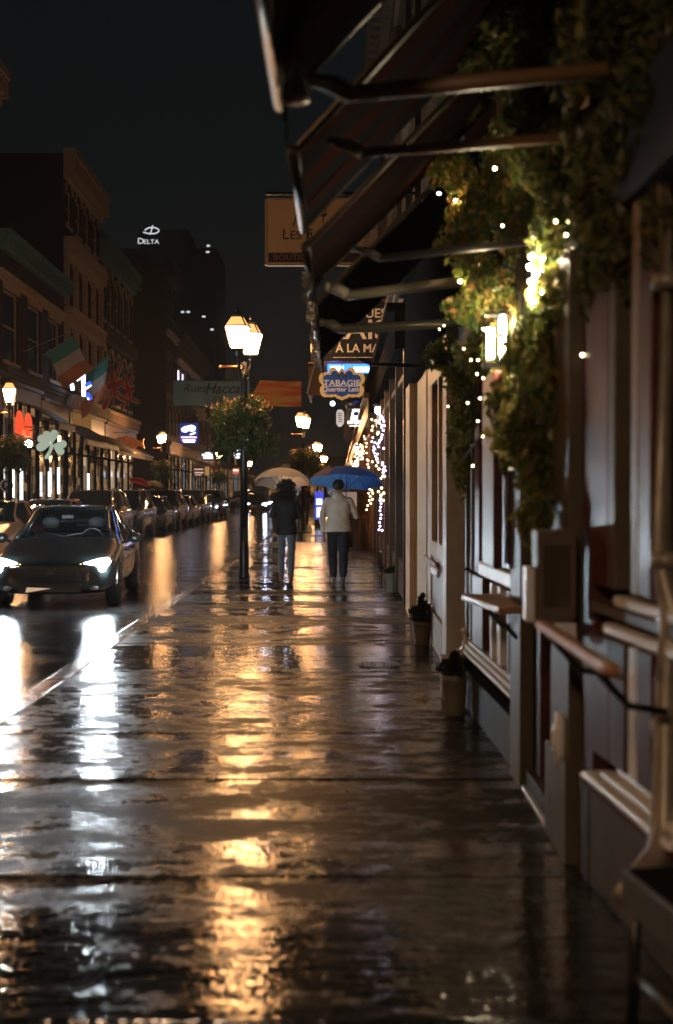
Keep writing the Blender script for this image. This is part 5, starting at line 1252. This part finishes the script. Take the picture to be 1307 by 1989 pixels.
awning("second sloping awning from the top edge, between two brown struts", 5.75, 7.4, -.17, 2.93, 1.28, 1.55, [(5.9,.09,1.0,hz(5.9,300),hz(5.9,268),bronze,.022),(7.2,.2,1.15,hz(7.2,503),hz(7.2,463),steel_d,.020)], n=3, rail=steel_d)
awning("third sloping awning, its pale strut left of the bright lantern", 7.7, 9.25, -.165, 2.88, 1.28, 1.5, [(9.0,.05,1.2,hz(9.0,574),hz(9.0,533),steel,.034)], n=3, rail=steel_d)
awning("farthest sloping awning beside the tan hanging sign", 9.75, 13.6, -.16, 2.83, 1.28, 1.45, [(10.6,.0,1.25,hz(10.6,640),hz(10.6,622),steel,.036),(13.3,.3,1.1,hz(13.3,708),hz(13.3,713),steel_d,.018)], n=6)
for (px, py, y) in ((572,180,4.7),(602,205,5.3)):
    pass
sl = empty("spot_lamp", tuple(P(575,175,4.9)), 0, "small unlit conical lamp hanging from the nearest awning rail", "lamp")
MB().lathe([(.045,-.05),(.048,-.03),(.02,.05),(.012,.08)], n=14).build("shade", mat("pale lamp shade", (.42,.35,.3), .35), sl, True); MB().tube([(0,0,.07),(.02,0,.11),(-.05,0,.16)], .008, 6).build("arm", black, sl, True)
# greenish drip-edge rope of old greenery along the rail
rp = MB(); 
for i in range(22):
    y = 8.2 + i*.28; rp.leaves((-.19+.02*math.sin(i*1.7), y, 2.76+.04*math.sin(i)), (.018,.15,.035+.02*math.sin(i*2.1)), 30, .016)
ro = empty("dry_garland", (0,0,0), 0, "dry pale garland hanging ragged along the far awning rails", "garland")
rp.build("foliage", leafmat("dry pale leaves", [(.2,.18,.14),(.4,.34,.26),(.55,.48,.38)], .2), ro)
MB().tube([(-.19,8.1,2.80),(-.19,14.2,2.80)], .008, 5).build("cord", black, ro)

# ================================================================ VINES AND LANTERNS BY THE NEAR WALL
M_vine = leafmat("vine leaves", [(.06,.11,.03),(.12,.19,.04),(.20,.25,.06),(.32,.24,.07),(.42,.20,.06)], .5)
M_vine2 = leafmat("olive vine leaves", [(.05,.08,.02),(.11,.14,.03),(.20,.20,.05),(.30,.22,.06)], .5)
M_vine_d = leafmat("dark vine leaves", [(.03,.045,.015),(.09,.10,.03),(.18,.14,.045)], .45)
def vine(name, label, blobs, m, lsize=.026, dens=1.0):
    r = empty(name, (0,0,0), 0, label, "vine", "leafy vines along the near shopfront"); b = MB()
    for (px, py, y, rx, rz) in blobs:
        c = P(px, py, y); ax, az = rx*y/F, rz*y/F
        b.leaves(c, (ax, max(ax,.12)*1.1, az), int(780*dens*max(.3, (ax*az)/.03)), lsize)
    b.build("leaves", m, r)
    st = MB(); pts = [P(px+8*math.sin(i), py, y) for i, (px, py, y, rx, rz) in enumerate(blobs)]
    if len(pts) > 1: st.tube(pts, .008, 5)
    st.build("stem", mat("vine stem", (.06,.04,.025), .8), r, True); return r
vine("climbing_vine", "brightly lit green and orange vine hanging above the tall bright lantern", [(905,200,8.8,42,34),(840,318,9.3,26,26),(880,330,9.0,50,44),(930,400,8.6,62,58),(985,300,8.4,60,60),(905,470,8.4,52,46),(925,520,8.2,50,42),(965,570,8.0,66,40),(1005,430,7.8,60,70),(915,600,8.3,52,34),(1040,600,7.4,50,40),(1000,640,7.9,50,36)], M_vine, dens=1.5)
vine("climbing_vine", "yellow-green vine mass tumbling from the top edge down to the menu box", [(1010,40,6.8,90,80),(960,120,7.2,70,60),(1060,160,6.6,100,90),(1040,280,6.6,90,80),(1100,330,6.4,90,90),(1110,470,6.3,95,90),(1100,590,6.3,90,80),(1050,680,6.6,90,70),(1070,760,6.4,80,80),(1030,840,6.5,80,80),(1060,930,6.4,62,60),(1035,1010,6.2,34,56)], M_vine2, .030, 1.15)
vine("climbing_vine", "narrow dark vine with pin lights between the lantern and the tan shop", [(860,690,10.5,34,34),(900,740,9.6,38,50),(905,810,9.4,34,50),(930,690,9.0,50,45),(985,690,8.0,56,50),(990,780,7.6,50,60),(895,900,9.6,18,60),(885,860,10.5,18,60),(985,860,7.6,30,50)], M_vine2, .028, 1.0)
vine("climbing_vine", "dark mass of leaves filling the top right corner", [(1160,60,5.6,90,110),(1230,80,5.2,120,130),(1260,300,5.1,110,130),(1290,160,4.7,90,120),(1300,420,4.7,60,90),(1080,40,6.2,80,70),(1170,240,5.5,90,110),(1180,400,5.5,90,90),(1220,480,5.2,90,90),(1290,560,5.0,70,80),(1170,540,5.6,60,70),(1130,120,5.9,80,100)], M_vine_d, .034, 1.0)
M_wl = emat("wall lantern glow", (1.0,.80,.50), 380.0); M_pin = emat("pin light", (1.0,.78,.42), 26.0); M_pin_w = emat("bright pin light", (1.0,.84,.58), 600.0)
wlt = empty("wall_lantern", tuple(P(962,660,7.6)), 0, "bright wall lantern with two tall glowing tubes amid the vine leaves", "lantern")
MB().tube([(-.028,0,-.10),(-.028,0,.06)], .017, 8).tube([(.035,-.01,-.11),(.035,-.01,.11)], .016, 8).build("glowing_tube", M_wl, wlt, True)
MB().box(-.07,.08,-.05,.05,-.15,-.125).box(-.06,.07,-.045,.045,.125,.14).tube([(0,.05,.13),(.14,.05,.2)], .01, 6).tube([(-.065,-.045,-.13),(-.065,-.045,.13)],.005,5).tube([(.075,-.045,-.13),(.075,-.045,.13)],.005,5).tube([(.003,-.05,-.13),(.003,-.05,.13)],.004,5).build("frame", black, wlt)
wl2 = empty("wall_lantern", tuple(P(1040,530,6.3)), 0, "cluster of glaring white bulbs in the vine above the tall lantern", "lantern")
random.seed(11)
for (px, py, rr) in ((1032,500,10),(1050,485,8),(1056,505,8),(1028,520,10),(1040,535,12),(1054,530,10),(1030,548,9),(1050,550,8),(1034,586,12),(1030,565,8),(1052,570,6)):
    q = P(px,py,6.3)-wl2.location; MB().sphere(tuple(q), rr*.45*6.3/F, 8, 6).build("bulb", M_pin_w, wl2, True)
MB().tube([P(1035,480,6.33)-wl2.location, P(1045,530,6.33)-wl2.location, P(1035,595,6.33)-wl2.location], .006, 5).build("cord", black, wl2)
def string_lights(name, label, pts, m, r, cord=True, group=None):
    c0 = Vector(pts[0]); root = empty(name, tuple(c0), 0, label, "fairy lights", group)
    pr = MB().sphere((0,0,0), r, 6, 5).build("bulb", m, root, True); pr.location = (0,0,0)
    for p in pts[1:]:
        q = pr.copy(); COL.objects.link(q); q.parent = root; q.location = Vector(p)-c0
    if cord: MB().tube([Vector(p)-c0+Vector((0,.02,0)) for p in pts], .004, 4, False).build("cord", black, root)
    return root
pin = [(975,440,7),(1103,432,6),(1078,432,6),(1098,458,6),(1110,485,6),(1140,465,5.8),(1212,412,5.4),(1196,420,5.4),(1118,540,6),(1105,548,6),(1205,567,5.2),(1065,575,6.2),(1082,582,6.2)]
string_lights("fairy_lights", "scattered warm pin lights in the dark vine right of the bright bulbs", [P(*p) for p in pin], M_pin, .0055, False, "fairy lights in the vines")
string_lights("fairy_lights", "few stronger warm lights buried in the left edge of the lit vine", [P(*p) for p in [(822,312,8.9),(852,378,8.8),(884,392,8.6),(905,190,8.2),(940,640,7.9),(893,548,8.2),(960,330,7.9)]], emat("strong warm pin", (1.0,.66,.30), 700.0), .007, False, "fairy lights in the vines")
pin = [(900,678,9),(914,700,8.6),(928,700,8.5),(926,727,8.5),(938,735,8.5),(962,751,8.2),(972,748,8.2),(986,749,8),(940,768,8.3),(932,774,8.3),(908,783,8.8),(928,818,8.5),(870,790,10),(938,848,8.3),(862,633,10.5),(853,640,10.5),(1117,742,6),(1130,690,5.8),(1152,687,5.8),(1138,752,5.8),(918,905,8.6),(940,905,8.4)]
string_lights("fairy_lights", "row of small warm pin lights trailing below the tall lantern", [P(*p) for p in pin], M_pin, .0055, False, "fairy lights in the vines")
# lights on the far shop front (right): violet-white and warm
random.seed(21)
M_vio = emat("violet white bulb", (.80,.62,1.0), 6.0); M_wrm = emat("warm bulb", (1.0,.66,.34), 9.0)
vio = [(740,808),(743,812),(738,815),(745,818),(737,822),(742,826),(746,827),(741,830),(744,836),(742,845),(740,853),(737,856),(741,850),(724,850),(722,858),(728,860),(733,862),(736,860),(726,868),(728,872),(725,875),(735,868),(745,871),(727,880),(733,882),(729,886),
       (743,903),(747,907),(744,912),(748,914),(744,918),(747,925),(743,899),(734,898),(738,972),(740,978),(739,985),(738,992),(740,1000),(739,1007),(737,1015),(738,1022),(736,1029),(742,1030)]
string_lights("fairy_lights", "violet-white fairy lights hanging down the right-hand shop front", [P(px, py, min(29, .80*F/(px-VX))+random.uniform(-.3,.3)) for px, py in vio], M_vio, .022, False, "fairy lights on the far shop front")
wr_ = [(722,815),(724,828),(722,836),(730,817),(733,819),(735,840),(733,843),(707,848),(709,853),(712,861),(711,868),(712,880),(715,895),(713,893),(723,897),(714,902),(716,908),(732,890),(731,905),(736,911),(732,893),(700,864),(703,866),(698,868),(703,875),(693,862)]
wr_ += [(random.uniform(688,706), random.uniform(866,892)) for _ in range(34)] + [(random.uniform(682,697), random.uniform(893,906)) for _ in range(16)]
string_lights("fairy_lights", "dense warm fairy lights behind the blue umbrella's right half", [P(px, py, min(40, .78*F/(px-VX))+random.uniform(-.5,.5)) for px, py in wr_], M_wrm, .024, False, "fairy lights on the far shop front")
wr2 = [(718,950),(722,953),(716,958),(724,958),(719,964),(723,970),(717,972),(720,978),(714,982),(741,948),(745,958),(740,962),(739,968),(744,972),(735,955),(712,990),(744,925),(739,930),(741,938)]
string_lights("fairy_lights", "warm fairy lights below the right end of the blue umbrella", [P(px, py, min(36, .78*F/(px-VX))+random.uniform(-.4,.4)) for px, py in wr2], M_wrm, .024, False, "fairy lights on the far shop front")
# corn-stalk sheaf and easel by the far shop
shf = empty("corn_sheaf", (.62, 38.5, 0), 0, "brown bundle of corn stalks tied upright against the far shop front", "decoration")
b = MB(); random.seed(5)
for _ in range(60):
    a = random.uniform(0,6.28); r0 = random.uniform(0,.22); r1 = random.uniform(.05,.34)
    b.tube([(r0*math.cos(a), r0*math.sin(a), 0), (.08*math.cos(a), .08*math.sin(a), .8), (r1*math.cos(a), r1*math.sin(a), random.uniform(1.3,1.75))], [.014,.012,.004], 4)
b.leaves((0,0,1.4), (.32,.3,.4), 260, .09); b.build("stalks", mat("dry corn stalk", (.30,.17,.07), .7, (.18,.10,.04), 12), shf)
MB().lathe([(.13,.78),(.14,.82),(.13,.86)], n=14).build("tie", wood, shf)
brl = empty("wooden_barrel", (.40, 39.5, 0), 0, "dark wooden barrel beside the corn stalks", "barrel")
MB().lathe([(.22,0),(.27,.25),(.285,.42),(.27,.6),(.22,.85),(.2,.85),(.2,.82)], n=20).build("staves", mat("barrel wood", (.10,.05,.025), .5, (.06,.03,.015), 10, stretch=(6,6,1)), brl, True)
MB().lathe([(.262,.2),(.268,.24),(.262,.24)], n=20).lathe([(.268,.6),(.262,.64),(.26,.64)], n=20).build("hoop", black, brl)
es = empty("easel_board", (.36, 37, 0), 0, "pale menu board on a black stand right of the man in the pale jacket", "sign board")
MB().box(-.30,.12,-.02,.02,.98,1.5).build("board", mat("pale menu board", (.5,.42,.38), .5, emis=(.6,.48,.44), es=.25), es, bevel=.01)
MB().box(-.33,.15,.021,.04,.95,1.53).box(.02,.09,-.03,.02,.0,.975).box(-.1,.2,-.16,.16,.0,.03).build("stand", black, es)
ba = empty("lit_floor_sign", (-.78, 58, 0), 0, "small blue and white lit sign standing on the pavement between the walkers", "sign")
MB().box(-.18,.18,-.04,.04,.35,1.5).build("case", lit_board("blue case", (.03,.06,.6), 1.2), ba)
MB().box(-.12,.12,-.05,-.041,.95,1.2).box(-.1,.1,-.05,-.041,.45,.85).build("lit_panel", emat("sign cold white", (.7,.8,1.0), 2.5), ba)
MB().box(-.2,.2,-.15,.15,0,.35).build("foot", black, ba)

# the lamp behind the viewpoint burns fully; the air is full of fine rain
hz_ = MB().box(-60, 40, -14, 340, -1.6, 62).build("haze", None)
hm = bpy.data.materials.new("rain haze"); hm.use_nodes = True; t = hm.node_tree; t.nodes.clear()
pv = t.nodes.new("ShaderNodeVolumePrincipled"); o_ = t.nodes.new("ShaderNodeOutputMaterial")
pv.inputs['Density'].default_value = .0005; pv.inputs['Color'].default_value = (.85,.88,.9,1); pv.inputs['Anisotropy'].default_value = .45
t.links.new(pv.outputs[0], o_.inputs['Volume']); hz_.data.materials.clear(); hz_.data.materials.append(hm); tag(hz_, kind='stuff')

# glowing beads put in for coloured reflections in the nearest window
sw_ = empty("window_glints", tuple(P(1210,860,5.6)), 0, "small teal, red and amber glowing beads standing in for reflections in the nearest window", "lights")
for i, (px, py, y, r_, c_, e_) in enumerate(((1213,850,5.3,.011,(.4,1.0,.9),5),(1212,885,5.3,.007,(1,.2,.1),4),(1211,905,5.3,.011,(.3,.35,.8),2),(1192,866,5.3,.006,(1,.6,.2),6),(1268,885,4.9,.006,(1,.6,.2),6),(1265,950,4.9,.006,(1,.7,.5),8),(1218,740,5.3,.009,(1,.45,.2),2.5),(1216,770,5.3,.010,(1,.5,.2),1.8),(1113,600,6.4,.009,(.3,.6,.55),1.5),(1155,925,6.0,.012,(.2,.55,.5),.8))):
    q = P(px, py, y)*1.0 - sw_.location; MB().sphere(tuple(q), r_, 8, 6).build("bulb", emat("window glint %d" % i, c_, e_), sw_, True)
